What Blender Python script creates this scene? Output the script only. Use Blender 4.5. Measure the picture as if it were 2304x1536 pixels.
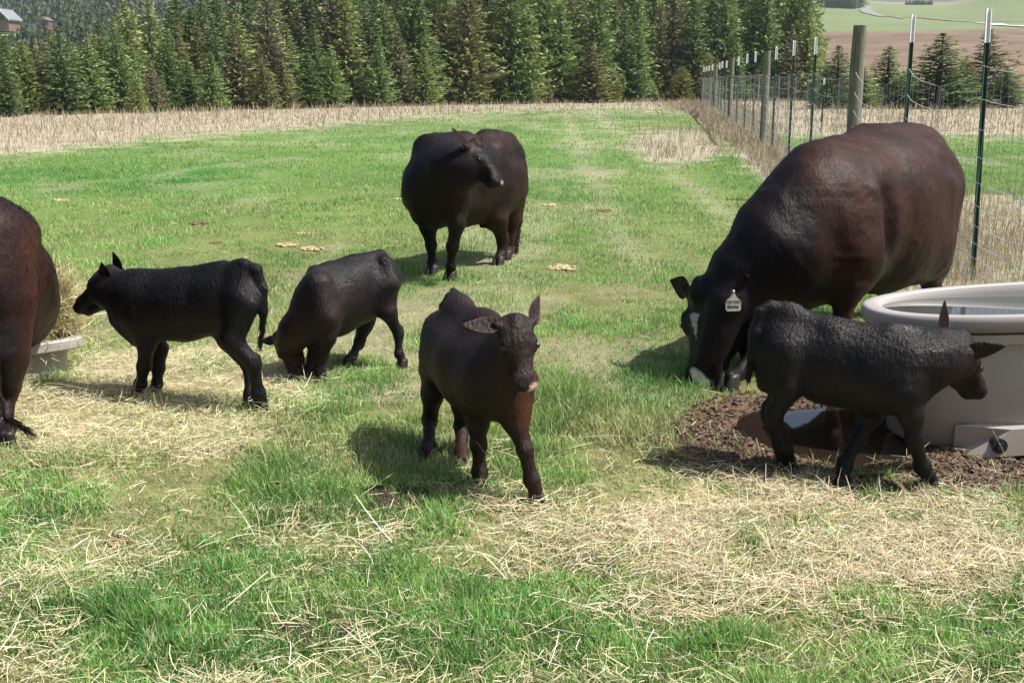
import bpy, math, random
import numpy as np
PI = math.pi
DBG = ''
sc = bpy.context.scene
C = sc.collection
for o in list(bpy.data.objects): bpy.data.objects.remove(o)

# ---------------------------------------------------------------- camera, sky, sun, exposure
FPX, HOR, CAMH = 2450.0, 179.0, 1.65
PITCH = math.atan((768 - HOR) / FPX)
cd = bpy.data.cameras.new('camera'); cam = bpy.data.objects.new('camera', cd); C.objects.link(cam)
cam.location = (0, 0, CAMH); cam.rotation_euler = (PI / 2 - PITCH, 0, 0)
cd.sensor_width = 36; cd.lens = FPX / 2304 * 36; cd.clip_start = 0.05; cd.clip_end = 6000
sc.camera = cam
SUN_EL, SUN_AZ = math.radians(56), math.radians(-10)      # azimuth measured from +X towards +Y
sdir = np.array([math.cos(SUN_EL) * math.cos(SUN_AZ), math.cos(SUN_EL) * math.sin(SUN_AZ), math.sin(SUN_EL)])
w = bpy.data.worlds.new('World'); sc.world = w; w.use_nodes = True
nt = w.node_tree; nt.nodes.clear()
sky = nt.nodes.new('ShaderNodeTexSky'); sky.sky_type = 'NISHITA'; sky.sun_disc = False
sky.sun_elevation = SUN_EL; sky.sun_rotation = PI / 2 - SUN_AZ; sky.dust_density = 4.5; sky.air_density = 1.0
bg = nt.nodes.new('ShaderNodeBackground'); bg.inputs[1].default_value = 0.085
wo = nt.nodes.new('ShaderNodeOutputWorld')
nt.links.new(sky.outputs[0], bg.inputs[0]); nt.links.new(bg.outputs[0], wo.inputs[0])
ld = bpy.data.lights.new('sun', 'SUN'); ld.energy = 5.0; ld.angle = math.radians(0.53); ld.color = (1.0, 0.955, 0.89)
sun = bpy.data.objects.new('sun', ld); C.objects.link(sun)
from mathutils import Vector, Matrix
sun.rotation_euler = Vector(-sdir).to_track_quat('-Z', 'Y').to_euler(); sun.location = (20, -5, 30)
sc.view_settings.view_transform = 'Standard'; sc.view_settings.look = 'None'
sc.view_settings.exposure = 0.62; sc.view_settings.gamma = 1.0
sc.cycles.max_bounces = 6; sc.cycles.transparent_max_bounces = 8
sc.cycles.diffuse_bounces = 3; sc.cycles.glossy_bounces = 3

# ---------------------------------------------------------------- geometry of the view (pixel of the photo <-> point in the place)
CAMP = np.array([0, 0, CAMH]); FW = np.array([0, math.cos(PITCH), -math.sin(PITCH)]); DN = np.array([0, -math.sin(PITCH), -math.cos(PITCH)])
def ray(px, py): return FW + np.array([1, 0, 0]) * ((px - 1152) / FPX) + DN * ((py - 768) / FPX)
def at(px, py, Y):
    d = ray(px, py); return CAMP + d * (Y / d[1])
def gr(px, py):
    d = ray(px, py); return CAMP + d * (-CAMH / d[2])
def zc(P): return float(np.dot(np.asarray(P) - CAMP, FW))
def proj(P):
    q = P - CAMP; z = np.maximum(q @ FW, 0.05)
    return 1152 + FPX * q[:, 0] / z, 768 + FPX * (q @ DN) / z
def sstep(a, b, x):
    t = np.clip((x - a) / (b - a), 0, 1); return t * t * (3 - 2 * t)

rng = np.random.default_rng(7)
_NG = rng.random((256, 256))
def vnoise(x, y, sc_=1.0, off=0.0):
    x = x * sc_ + off + 1000.0; y = y * sc_ + off * 1.7 + 1000.0
    xi = np.floor(x).astype(int); yi = np.floor(y).astype(int); fx = x - xi; fy = y - yi
    fx = fx * fx * (3 - 2 * fx); fy = fy * fy * (3 - 2 * fy)
    g = lambda a, b: _NG[a % 256, b % 256]
    return (g(xi, yi) * (1 - fx) + g(xi + 1, yi) * fx) * (1 - fy) + (g(xi, yi + 1) * (1 - fx) + g(xi + 1, yi + 1) * fx) * fy
def fbm(x, y, s, n=4, off=0.0):
    r = 0; a = 0.5; t = 0
    for i in range(n):
        r = r + a * vnoise(x, y, s, off + 13.1 * i); t += a; a *= 0.55; s *= 2.03
    return r / t

# ---------------------------------------------------------------- object helpers
def tag(o, label=None, cat=None, group=None, kind=None):
    if label: o['label'] = label
    if cat: o['category'] = cat
    if group: o['group'] = group
    if kind: o['kind'] = kind
    return o
def empty(name, loc, label, cat, group=None):
    o = bpy.data.objects.new(name, None); C.objects.link(o); o.location = loc; o.empty_display_size = 0.2
    return tag(o, label, cat, group)
def mesh_np(name, V, faces=None, mat=None, parent=None, col=None, smooth=False, quads=None, tris=None, origin=None, attr='col'):
    V = np.asarray(V, dtype=np.float32)
    if origin is not None: V = V - np.asarray(origin, dtype=np.float32)
    me = bpy.data.meshes.new(name)
    me.vertices.add(len(V)); me.vertices.foreach_set('co', V.ravel())
    if faces is not None:
        lens = np.array([len(f) for f in faces]); idx = np.concatenate([np.asarray(f) for f in faces])
    else:
        parts = []; lens = []
        if quads is not None and len(quads): parts.append(np.asarray(quads).ravel()); lens.append(np.full(len(quads), 4))
        if tris is not None and len(tris): parts.append(np.asarray(tris).ravel()); lens.append(np.full(len(tris), 3))
        idx = np.concatenate(parts); lens = np.concatenate(lens)
    me.loops.add(len(idx)); me.loops.foreach_set('vertex_index', idx.astype(np.int32))
    me.polygons.add(len(lens)); st = np.concatenate([[0], np.cumsum(lens)[:-1]])
    me.polygons.foreach_set('loop_start', st.astype(np.int32)); me.polygons.foreach_set('loop_total', lens.astype(np.int32))
    me.polygons.foreach_set('use_smooth', np.full(len(lens), bool(smooth)))
    me.update(calc_edges=True)
    if col is not None:
        c = np.ones((len(V), 4), dtype=np.float32); c[:, :3] = col
        a = me.color_attributes.new(attr, 'FLOAT_COLOR', 'POINT'); a.data.foreach_set('color', c.ravel())
    if mat: me.materials.append(mat)
    o = bpy.data.objects.new(name, me); C.objects.link(o)
    if parent is not None: o.parent = parent
    return o
def N(mat): return mat.node_tree.nodes, mat.node_tree.links
def mat_basic(name, color=(.5, .5, .5), rough=.6, spec=.5, attr=None, noise=None, bump=None, transl=0.0, metallic=0.0, coat=0.0, cvar=0.0, bscale=None):
    m = bpy.data.materials.new(name); m.use_nodes = True; n, l = N(m); n.clear()
    out = n.new('ShaderNodeOutputMaterial'); p = n.new('ShaderNodeBsdfPrincipled')
    p.inputs['Base Color'].default_value = (*color, 1); p.inputs['Roughness'].default_value = rough
    p.inputs['Specular IOR Level'].default_value = spec; p.inputs['Metallic'].default_value = metallic
    p.inputs['Coat Weight'].default_value = coat
    src = None
    if attr:
        a = n.new('ShaderNodeAttribute'); a.attribute_name = attr; src = a.outputs['Color']
    tc = n.new('ShaderNodeTexCoord')
    if noise:
        nz = n.new('ShaderNodeTexNoise'); nz.inputs['Scale'].default_value = noise; nz.inputs['Detail'].default_value = 6; nz.inputs['Roughness'].default_value = .65
        l.new(tc.outputs['Object'], nz.inputs['Vector'])
        mr = n.new('ShaderNodeMapRange'); mr.inputs[1].default_value = .3; mr.inputs[2].default_value = .7
        mr.inputs[3].default_value = 1 - cvar; mr.inputs[4].default_value = 1 + cvar; l.new(nz.outputs[0], mr.inputs[0])
        vm = n.new('ShaderNodeVectorMath'); vm.operation = 'SCALE'
        if src is None:
            vm.inputs[0].default_value = color
        else: l.new(src, vm.inputs[0])
        l.new(mr.outputs[0], vm.inputs['Scale']); src = vm.outputs[0]
    if src is not None: l.new(src, p.inputs['Base Color'])
    if bump:
        bn = n.new('ShaderNodeTexNoise'); bn.inputs['Scale'].default_value = bscale or 80; bn.inputs['Detail'].default_value = 5
        l.new(tc.outputs['Object'], bn.inputs['Vector'])
        b = n.new('ShaderNodeBump'); b.inputs['Strength'].default_value = bump; b.inputs['Distance'].default_value = .02
        l.new(bn.outputs[0], b.inputs['Height']); l.new(b.outputs[0], p.inputs['Normal'])
    if transl > 0:
        t = n.new('ShaderNodeBsdfTranslucent'); mx = n.new('ShaderNodeMixShader'); mx.inputs[0].default_value = transl
        if src is not None: l.new(src, t.inputs[0])
        else: t.inputs[0].default_value = (*color, 1)
        l.new(p.outputs[0], mx.inputs[1]); l.new(t.outputs[0], mx.inputs[2]); l.new(mx.outputs[0], out.inputs[0])
    else: l.new(p.outputs[0], out.inputs[0])
    return m
def tube(pts, rad, seg=8, cap=True):
    """round tube along points; rad a number or a list"""
    pts = np.asarray(pts, float); n = len(pts); rad = np.broadcast_to(rad, (n,)).astype(float)
    V = []; F = []
    T = np.gradient(pts, axis=0); T /= np.linalg.norm(T, axis=1)[:, None] + 1e-9
    ref = np.array([0, 0, 1.0]) if abs(T[0][2]) < .9 else np.array([1.0, 0, 0])
    for i in range(n):
        u = np.cross(ref, T[i]); u /= np.linalg.norm(u) + 1e-9; v = np.cross(T[i], u)
        for k in range(seg):
            a = 2 * PI * k / seg; V.append(pts[i] + rad[i] * (math.cos(a) * u + math.sin(a) * v))
    for i in range(n - 1):
        for k in range(seg):
            F.append((i * seg + k, i * seg + (k + 1) % seg, (i + 1) * seg + (k + 1) % seg, (i + 1) * seg + k))
    if cap: F.append(tuple(range(seg))[::-1]); F.append(tuple(range((n - 1) * seg, n * seg)))
    return V, F
def merge(parts):
    V = []; F = []
    for v, f in parts:
        b = len(V); V.extend(list(v)); F.extend([tuple(i + b for i in q) for q in f])
    return V, F
def boxv(c, s):
    c = np.asarray(c, float); s = np.asarray(s, float) / 2
    V = [c + s * np.array([i, j, k]) for k in (-1, 1) for j in (-1, 1) for i in (-1, 1)]
    F = [(0, 2, 3, 1), (4, 5, 7, 6), (0, 1, 5, 4), (2, 6, 7, 3), (0, 4, 6, 2), (1, 3, 7, 5)]
    return V, F
def sphv(c, r, nu=14, nv=9, sx=1, sy=1, sz=1):
    V = []; F = []
    for j in range(nv + 1):
        th = PI * j / nv
        for i in range(nu):
            ph = 2 * PI * i / nu
            V.append((c[0] + r * sx * math.sin(th) * math.cos(ph), c[1] + r * sy * math.sin(th) * math.sin(ph), c[2] + r * sz * math.cos(th)))
    for j in range(nv):
        for i in range(nu): F.append((j * nu + i, (j + 1) * nu + i, (j + 1) * nu + (i + 1) % nu, j * nu + (i + 1) % nu))
    return V, F
def unit(v):
    v = np.asarray(v, float); return v / (np.linalg.norm(v) + 1e-12)

# ---------------------------------------------------------------- terrain: heights and zones
def hz(x, y):
    x = np.asarray(x, float); y = np.asarray(y, float)
    d = np.maximum(y, 0); r = x / np.maximum(y, 1.0)          # r: bearing
    pR = np.interp(d, [0, 105, 130, 240, 350, 420, 560, 720, 900, 1600, 2500], [0, 0, .6, 8, 16.5, 20.5, 34, 49, 52, 40, 20])
    pL = np.interp(d, [0, 95, 120, 220, 300, 330, 600, 720, 900, 1600, 2500], [0, 0, .6, 8.5, 14.2, 15.4, 50, 64, 70, 60, 30])
    t = sstep(.10, .24, r); h = pL * (1 - t) + pR * t
    h = h + sstep(.375, .50, r) * sstep(420, 760, d) * 24      # the round hill at the far right
    h = h + sstep(.34, .27, r) * sstep(.2, .26, r) * sstep(500, 720, d) * 3
    h = h + 0.9 * (fbm(x, y, 1 / 60., 3) - .5) * sstep(100, 200, d) * 3
    return h
def masks(px, py, x, y):
    n1 = fbm(x, y, 1.3, 4, 3.0) - .5; n2 = fbm(x, y, 5.0, 3, 9.0) - .5
    el = lambda cx, cy, rx, ry, ns=.7: 1 - sstep(.55, 1.1, np.sqrt(((px - cx) / rx) ** 2 + ((py - cy) / ry) ** 2) + ns * n1 + .5 * n2)
    yb = 1062 + (px - 1700) * .115
    mud = sstep(.0, .5, np.clip((px - 1400 - 140 * np.abs((py - 990) / 90.)) / 260., 0, 1) + n1 * .9) * (1 - sstep(-22, 22, py - yb + 90 * n2 + 60 * n1)) * sstep(868, 905, py + 60 * n1)
    mud = np.clip(mud, 0, 1)
    hay = np.clip(el(330, 905, 400, 150) + .8 * el(470, 815, 210, 50) + .9 * el(90, 860, 150, 110), 0, 1)
    hay2 = np.clip(el(1900, 1210, 640, 150) + .42 * el(1750, 1230, 800, 210), 0, 1) * (1 - .6 * mud)
    thin = .15 * sstep(900, 1050, py) + .30 * sstep(.06, .22, n1) * sstep(950, 1100, py) + .22 * el(150, 1290, 330, 100)
    hay = np.maximum(hay, np.maximum(hay2, thin))
    # pale dry grass: far band, strip along the fence, patch by it, rank growth beyond it
    ledge = np.interp(px, [-400, 0, 300, 700, 1100, 1400, 1560, 2304], [372, 352, 320, 283, 250, 244, 250, 252])
    dry = 1 - sstep(-16, 18, py - ledge + 42 * n1 + 20 * n2)
    fx = 2.616 + .1345 * y
    strip = 1 - sstep(.5, 1.3, np.abs(x - fx + .2) / (.42 + .013 * y) + .8 * n1)
    strip = strip * sstep(5, 8, y)
    patch = el(1520, 330, 150, 48, .9) * .85
    right = (1 - sstep(.0, .35, np.abs(np.clip((x - fx - .1) / 2.2, -9, 9) - .55) - .5 + n1)) * (y < 16) * sstep(5.5, 7, y) * .85
    beyond = sstep(30, 37, y + 10 * n1) * (x > fx)
    trk = np.exp(-((x - 1.0 - .035 * (y - 8) - .5 * n1) / .22) ** 2) + np.exp(-((x - 2.5 - .035 * (y - 8) - .5 * n1) / .22) ** 2)
    fleck = np.clip(.30 * sstep(.54, .70, fbm(x * .8, y * .45, .7, 4, 31)) + .30 * trk * sstep(7, 10, y), 0, .5) * (py < 900)
    dry = np.clip(np.maximum.reduce([dry, strip, patch, right, beyond, fleck]), 0, 1) * (y < 108)
    return mud, hay, dry
PUD = [(1688, 955), (1700, 935), (1760, 925), (1830, 921), (1880, 917), (1930, 913), (1985, 925), (2012, 950), (2030, 985), (2045, 1012), (1990, 1022), (1920, 1030), (1850, 1026), (1790, 1012), (1745, 996), (1702, 978)]
PUDW = np.array([gr(*p)[:2] for p in PUD]); PC = PUDW.mean(0)
def pudf(x, y):                                                # <1 inside the puddle
    dx = x - PC[0]; dy = y - PC[1]; a = np.arctan2(dy, dx)
    pa = np.arctan2(PUDW[:, 1] - PC[1], PUDW[:, 0] - PC[0]); pr = np.hypot(PUDW[:, 0] - PC[0], PUDW[:, 1] - PC[1])
    o = np.argsort(pa); R = np.interp(a, np.r_[pa[o][-1] - 2 * PI, pa[o], pa[o][0] + 2 * PI], np.r_[pr[o][-1], pr[o], pr[o][0]])
    return np.hypot(dx, dy) / R
def ground_z(x, y, mud=None):
    if mud is None:
        P = np.stack([x, y, np.zeros_like(x)], 1); px, py = proj(P); mud, _, _ = masks(px, py, x, y)
    base = (fbm(x, y, .7, 3, 40) - .5) * .05 + (fbm(x, y, 4, 3, 41) - .5) * .018
    clod = (fbm(x, y, 9, 4, 50) - .47) * .050 + np.maximum(fbm(x, y, 26, 2, 51) - .55, 0) * .06
    dent = .050 * (1 - sstep(1.0, 1.3, pudf(x, y)))
    z = base * (1 - mud) * sstep(200, 20, y) + mud * (clod * (1 - .9 * (1 - sstep(1.0, 1.4, pudf(x, y)))) - dent)
    return z + hz(x, y)

def build_ground():
    ys = [-12.0]
    while ys[-1] < 2600:
        y = ys[-1]; ys.append(y + (.25 if y < 2.4 else max(.022, .0042 * y) if y < 14 else .0042 * y + (y - 14) * .012))
    ys = np.array(ys); U = np.linspace(-1, 1, 560); U = np.sign(U) * (.72 * np.abs(U) + .28 * np.abs(U) ** 4)
    Yg, Ug = np.meshgrid(ys, U, indexing='ij'); X = Ug * (5.5 + .74 * np.maximum(Yg, 0)); x = X.ravel(); y = Yg.ravel()
    P = np.stack([x, y, np.zeros_like(x)], 1); px, py = proj(P); py = np.where(y < 1.5, 3000, py)
    mud, hay, dry = masks(px, py, x, y); mud = np.where(y < 1.5, 0, mud)
    z = ground_z(x, y, mud)
    n1 = fbm(x, y, .9, 4, 70)[:, None]; n2 = fbm(x, y, 7, 3, 71)[:, None]; n3 = fbm(x, y, .12, 3, 77)[:, None]
    near = np.array([.15, .15, .065]) * (.6 + .8 * n2); far_k = .70; n4 = fbm(x, y * .5, .35, 4, 78)[:, None]; far = far_k * np.array([.122, .225, .055]) * (.7 + .6 * n3) + (n1 - .5) * np.array([.10, .07, .04]) + (n4 - .5) * np.array([.16, .11, .06])
    vf = sstep(14, 45, y)[:, None] * .6; far = far * (1 - vf) + np.array([.145, .20, .075]) * (.8 + .4 * n4) * vf
    t = sstep(6, 16, y)[:, None]; green = near * (1 - t) + far * t
    col = green
    col = col * (1 - hay[:, None] * .8) + np.array([.30, .26, .14]) * (.6 + .8 * n2) * hay[:, None] * .8
    dc = np.array([.36, .31, .24]) * (.75 + .5 * n2) + (n1 - .5) * .08
    col = col * (1 - dry[:, None]) + dc * dry[:, None]
    mc = np.array([.115, .076, .052]) * (.45 + 1.1 * n2)
    wet = (1 - sstep(.9, 1.35, pudf(x, y)))[:, None]
    mc = mc * (1 - .72 * wet)
    col = col * (1 - mud[:, None]) + mc * mud[:, None]
    # hills: forest floor, then brown field, green field, mottled hill
    r = x / np.maximum(y, 1)
    hill = sstep(104, 118, y)[:, None]
    brown = np.array([.165, .118, .082]) * (.6 + .8 * fbm(x, y, .05, 5, 80)[:, None]) + (fbm(x, y, .4, 3, 83)[:, None] - .5) * .05
    edge = 338 + 60 * (r - .33) * 2 + 24 * (fbm(x, y, .01, 2, 81) - .5)
    gfield = np.array([.145, .185, .085]) * (.9 + .2 * fbm(x, y, .02, 3, 82)[:, None])
    mott = np.array([.215, .205, .12]) * (.65 + .7 * fbm(x, y, .012, 4, 84)[:, None])
    gm = sstep(.42, .58, fbm(x, y * .5, .009, 3, 85))[:, None]
    mott = mott * (1 - gm) + np.array([.15, .19, .09]) * gm
    tg = sstep(0, 5, y - edge)[:, None]; tm = sstep(0, 12, y - (540 + 160 * (r - .35) * -3))[:, None]
    hc = brown * (1 - tg) + gfield * tg; hc = hc * (1 - tm) + mott * tm
    fl = (1 - sstep(.22, .27, r))[:, None]
    hc = hc * (1 - fl) + np.array([.05, .065, .03]) * fl
    lawn = (np.exp(-((x + 135) / 26) ** 2 - ((y - 292) / 16) ** 2))[:, None]
    hc = hc * (1 - lawn) + np.array([.22, .32, .09]) * lawn
    col = np.clip(col * (1 - hill) + hc * hill, .004, 1)
    nx = len(U); ny = len(ys); i = np.arange(ny - 1)[:, None] * nx + np.arange(nx - 1)[None, :]
    q = np.stack([i, i + 1, i + nx + 1, i + nx], -1).reshape(-1, 4)
    rough = mat_basic('ground', attr='col', rough=.95, spec=.15, noise=34, cvar=.28, bump=.5, bscale=60)
    o = mesh_np('ground', np.stack([x, y, z], 1), quads=q, mat=rough, col=col, smooth=True)
    tag(o, kind='structure')
    # puddle water
    a = np.linspace(0, 2 * PI, 90, endpoint=False); pa = np.arctan2(PUDW[:, 1] - PC[1], PUDW[:, 0] - PC[0]); pr = np.hypot(PUDW[:, 0] - PC[0], PUDW[:, 1] - PC[1])
    oo = np.argsort(pa); R = 1.0 * np.interp(a - PI, np.r_[pa[oo][-1] - 2 * PI, pa[oo], pa[oo][0] + 2 * PI], np.r_[pr[oo][-1], pr[oo], pr[oo][0]]) * 1.25
    V = [(PC[0], PC[1], PZ)] + [(PC[0] + R[k] * math.cos(a[k] - PI), PC[1] + R[k] * math.sin(a[k] - PI), PZ) for k in range(90)]
    wm = mat_basic('puddle_water', (.018, .012, .009), rough=.03, spec=.9, bump=.02, bscale=9)
    pd = mesh_np('puddle', V, faces=[(0, k + 1, (k + 1) % 90 + 1) for k in range(90)], mat=wm)
    tag(pd, kind='structure')
PZ = -.010

# ---------------------------------------------------------------- blades and stalks (grass, hay)
def blades(name, B, h, az, lean, wd, col, mat, curl=None, tipw=0.0):
    """B (n,3) base points; h length; az direction of lean; lean = horizontal reach/height"""
    n = len(B); h = np.broadcast_to(h, (n,)); lean = np.broadcast_to(lean, (n,)); wd = np.broadcast_to(wd, (n,))
    d = np.stack([np.cos(az), np.sin(az), np.zeros(n)], 1)
    fa = az + rng.uniform(-1.3, 1.3, n); s = np.stack([-np.sin(fa), np.cos(fa), np.zeros(n)], 1) * (wd / 2)[:, None]
    up = np.array([0, 0, 1.0]); vz = h / np.sqrt(1 + lean ** 2); 
    m1 = B + up * (vz * .58)[:, None] + d * (h * lean / np.sqrt(1 + lean ** 2) * .38)[:, None]
    tp = B + up * (vz)[:, None] + d * (h * lean / np.sqrt(1 + lean ** 2))[:, None]
    V = np.stack([B - s, B + s, m1 - s * .8, m1 + s * .8, tp], 1).reshape(-1, 3)
    i = np.arange(n)[:, None] * 5
    q = np.concatenate([i, i + 1, i + 3, i + 2], 1); t = np.concatenate([i + 2, i + 3, i + 4], 1)
    c = np.repeat(np.clip(col, .003, 1), 5, axis=0)
    return mesh_np(name, V, quads=q, tris=t, mat=mat, col=c)
def stalks(B, L, az, tilt, wd, col, bend=.15):
    """straws lying or leaning: 3 cross points, flat ribbons with two sides (a crossed pair reads as round)"""
    n = len(B); d = np.stack([np.cos(az) * np.cos(tilt), np.sin(az) * np.cos(tilt), np.sin(tilt)], 1)
    side = np.stack([-np.sin(az), np.cos(az), np.zeros(n)], 1); up = np.cross(d, side); up *= np.sign(up[:, 2:3] + 1e-9)
    bn = rng.uniform(-1, 1, n)[:, None] * bend * L[:, None]
    p0 = B; p1 = B + d * (L * .33)[:, None] + side * bn * .22 + up * (L * .02)[:, None]; p2 = B + d * (L * .67)[:, None] + side * bn * .22 + up * (L * .02)[:, None]; p3 = B + d * L[:, None]
    hw = (wd / 2)[:, None]; w1 = side * hw + up * hw * rng.uniform(-.8, .8, n)[:, None]
    V = np.stack([p0 - w1, p0 + w1, p1 - w1, p1 + w1, p2 - w1, p2 + w1, p3 - w1 * .6, p3 + w1 * .6], 1).reshape(-1, 3)
    i = np.arange(n)[:, None] * 8
    q = np.concatenate([np.concatenate([i + 2 * k, i + 2 * k + 1, i + 2 * k + 3, i + 2 * k + 2], 1) for k in range(3)], 0)
    return V, q, np.repeat(np.clip(col, .003, 1), 8, axis=0)
def sample_px(n, x0, x1, y0, y1, pw=1.0):
    px = rng.uniform(x0, x1, n); py = y0 + (y1 - y0) * rng.random(n) ** pw
    v = (py - 768) / FPX; t = CAMH / (math.sin(PITCH) + v * math.cos(PITCH))
    return px, py, t * (px - 1152) / FPX, t * (math.cos(PITCH) - v * math.sin(PITCH))
STRAW = np.array([[.62, .52, .30], [.70, .62, .40], [.52, .47, .24], [.60, .56, .36], [.46, .36, .20], [.74, .70, .52]])
TUFTS = [(640, 1075, 120, 55, 1.9), (1250, 905, 130, 55, 1.7), (1480, 900, 90, 40, 1.3), (1100, 1120, 90, 40, 1.1), (700, 1130, 80, 40, 1.0), (1650, 1440, 160, 60, .9), (250, 1390, 160, 60, .8), (560, 1300, 220, 80, .6), (2270, 1480, 80, 60, 1.2), (900, 1280, 160, 60, .5)]
def build_grass(dens=1.0):
    gm = mat_basic('grass_blade', attr='col', rough=.5, spec=.35, transl=.35)
    parts = []
    for (n, y0, y1, pw) in ((int(400000 * dens), 245, 860, 1.15), (int(300000 * dens), 800, 1640, 1.0)):
        px, py, x, y = sample_px(n, -260, 2560, y0, y1, pw)
        mud, hay, dry = masks(px, py, x, y)
        cl = fbm(x, y, 2.2, 3, 20); tuft = np.zeros(n)
        for (cx, cy, rx, ry, g) in TUFTS:
            tuft += g * np.exp(-(((px - cx) / rx) ** 2 + ((py - cy) / ry) ** 2) * 1.6)
        keep = rng.random(n) < (1 - mud * .93) * (1 - .72 * hay * (1 - np.clip(tuft, 0, 1))) * (.45 + 1.0 * sstep(.3, .62, cl) + tuft)
        keep &= (rng.random(n) > dry * .9) & (pudf(x, y) > 1.3)
        parts.append([a[keep] for a in (px, py, x, y, cl, tuft, hay, dry)])
    px, py, x, y, cl, tuft, hay, dry = [np.concatenate(a) for a in zip(*parts)]
    n = len(x); z = ground_z(x, y); B = np.stack([x, y, z - .005], 1)
    h = rng.uniform(.02, .055, n) * (.55 + .95 * sstep(.3, .7, cl)) * (.7 + .6 * vnoise(x, y, 7, 17)) * (1 + .8 * tuft) * (1 + .012 * y)
    g = vnoise(x, y, .5, 5)[:, None]; r = rng.random((n, 1)); pg = fbm(x, y, 1.1, 3, 61)[:, None]
    c = np.array([.12, .255, .055]) * (1 - r ** 1.4) + np.array([.33, .52, .15]) * r ** 1.4
    c = c * (.62 + .62 * g + .36 * sstep(.35, .65, vnoise(x, y, 6.5, 8))[:, None])
    c = c + (pg - .5) * np.array([.24, .08, .06])
    yl = (rng.random((n, 1)) < .15 + .25 * (pg > .55)); c = np.where(yl, np.array([.50, .46, .27]) * (.6 + .7 * rng.random((n, 1))), c)
    tb = np.clip(tuft, 0, 1)[:, None]; c = c * (1 - .5 * tb) + np.array([.105, .26, .055]) * .5 * tb
    t = sstep(8, 26, y)[:, None]; c = c * (1 - t * .7) + (np.array([.195, .37, .095]) * (.55 + .9 * rng.random((n, 1))) * (.8 + .4 * fbm(x, y, .5, 3, 14)[:, None])) * t * .7
    tf = sstep(14, 45, y)[:, None] * .7; c = c * (1 - tf) + np.array([.22, .32, .105]) * rng.uniform(.7, 1.25, (n, 1)) * tf
    wd = np.maximum(.0044, .00055 * y) * rng.uniform(.6, 1.4, n)
    o = blades('grass', B, h, rng.uniform(0, 2 * PI, n), rng.uniform(.1, 1.3, n), wd, c, gm)
    tag(o, 'short spring pasture grass with darker green clumps covering the field', 'grass', kind='stuff')
    # pale standing dry grass
    n = int(150000 * dens); px, py, x, y = sample_px(n, -260, 2600, 222, 700, 2.2)
    n2 = int(60000 * dens); a2 = rng.uniform(9, 75, n2) ; fx = 2.616 + .1345 * a2; x2 = fx + rng.normal(0, .25 + .01 * a2, n2)
    P2 = np.stack([x2, a2, np.zeros(n2)], 1); px2, py2 = proj(P2)
    px = np.r_[px, px2]; py = np.r_[py, py2]; x = np.r_[x, x2]; y = np.r_[y, a2]
    mud, hay, dry = masks(px, py, x, y); rowc = vnoise(x, y, .6, 88)
    keep = (rng.random(len(x)) < dry * (.4 + rowc)) & (dry > .53) & (y < 112) & (y > 6)
    px, py, x, y, dry = [a[keep] for a in (px, py, x, y, dry)]; n = len(x)
    far = sstep(20, 60, y); B = np.stack([x, y, ground_z(x, y) - .01], 1)
    h = rng.uniform(.10, .26, n) * (1 + 1.5 * far * rng.random(n) ** 2) * (.6 + .8 * vnoise(x, y, .4, 12))
    c = STRAW[rng.integers(0, 6, n)] * np.array([.74, .70, .82]) * rng.uniform(.6, 1.15, (n, 1))
    red = (vnoise(x, y, .35, 33) > .66)[:, None] & (np.abs(x - 2.616 - .1345 * y) < 1.4)[:, None]
    c = np.where(red & (rng.random((n, 1)) < .5), c * np.array([.85, .68, .62]), c)
    gr_ = rng.random((n, 1)) < .12; c = np.where(gr_, np.array([.16, .22, .07]), c)
    wd = np.maximum(.0035, .00042 * y) * rng.uniform(.7, 1.4, n)
    o = blades('dry_grass', B, h, rng.uniform(0, 2 * PI, n), rng.uniform(.05, .7, n), wd, c, mat_basic('dry_blade', attr='col', rough=.7, spec=.2, transl=.25))
    tag(o, 'pale dead grass standing along the field edge and under the wire fence', 'dry grass', kind='stuff')
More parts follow.
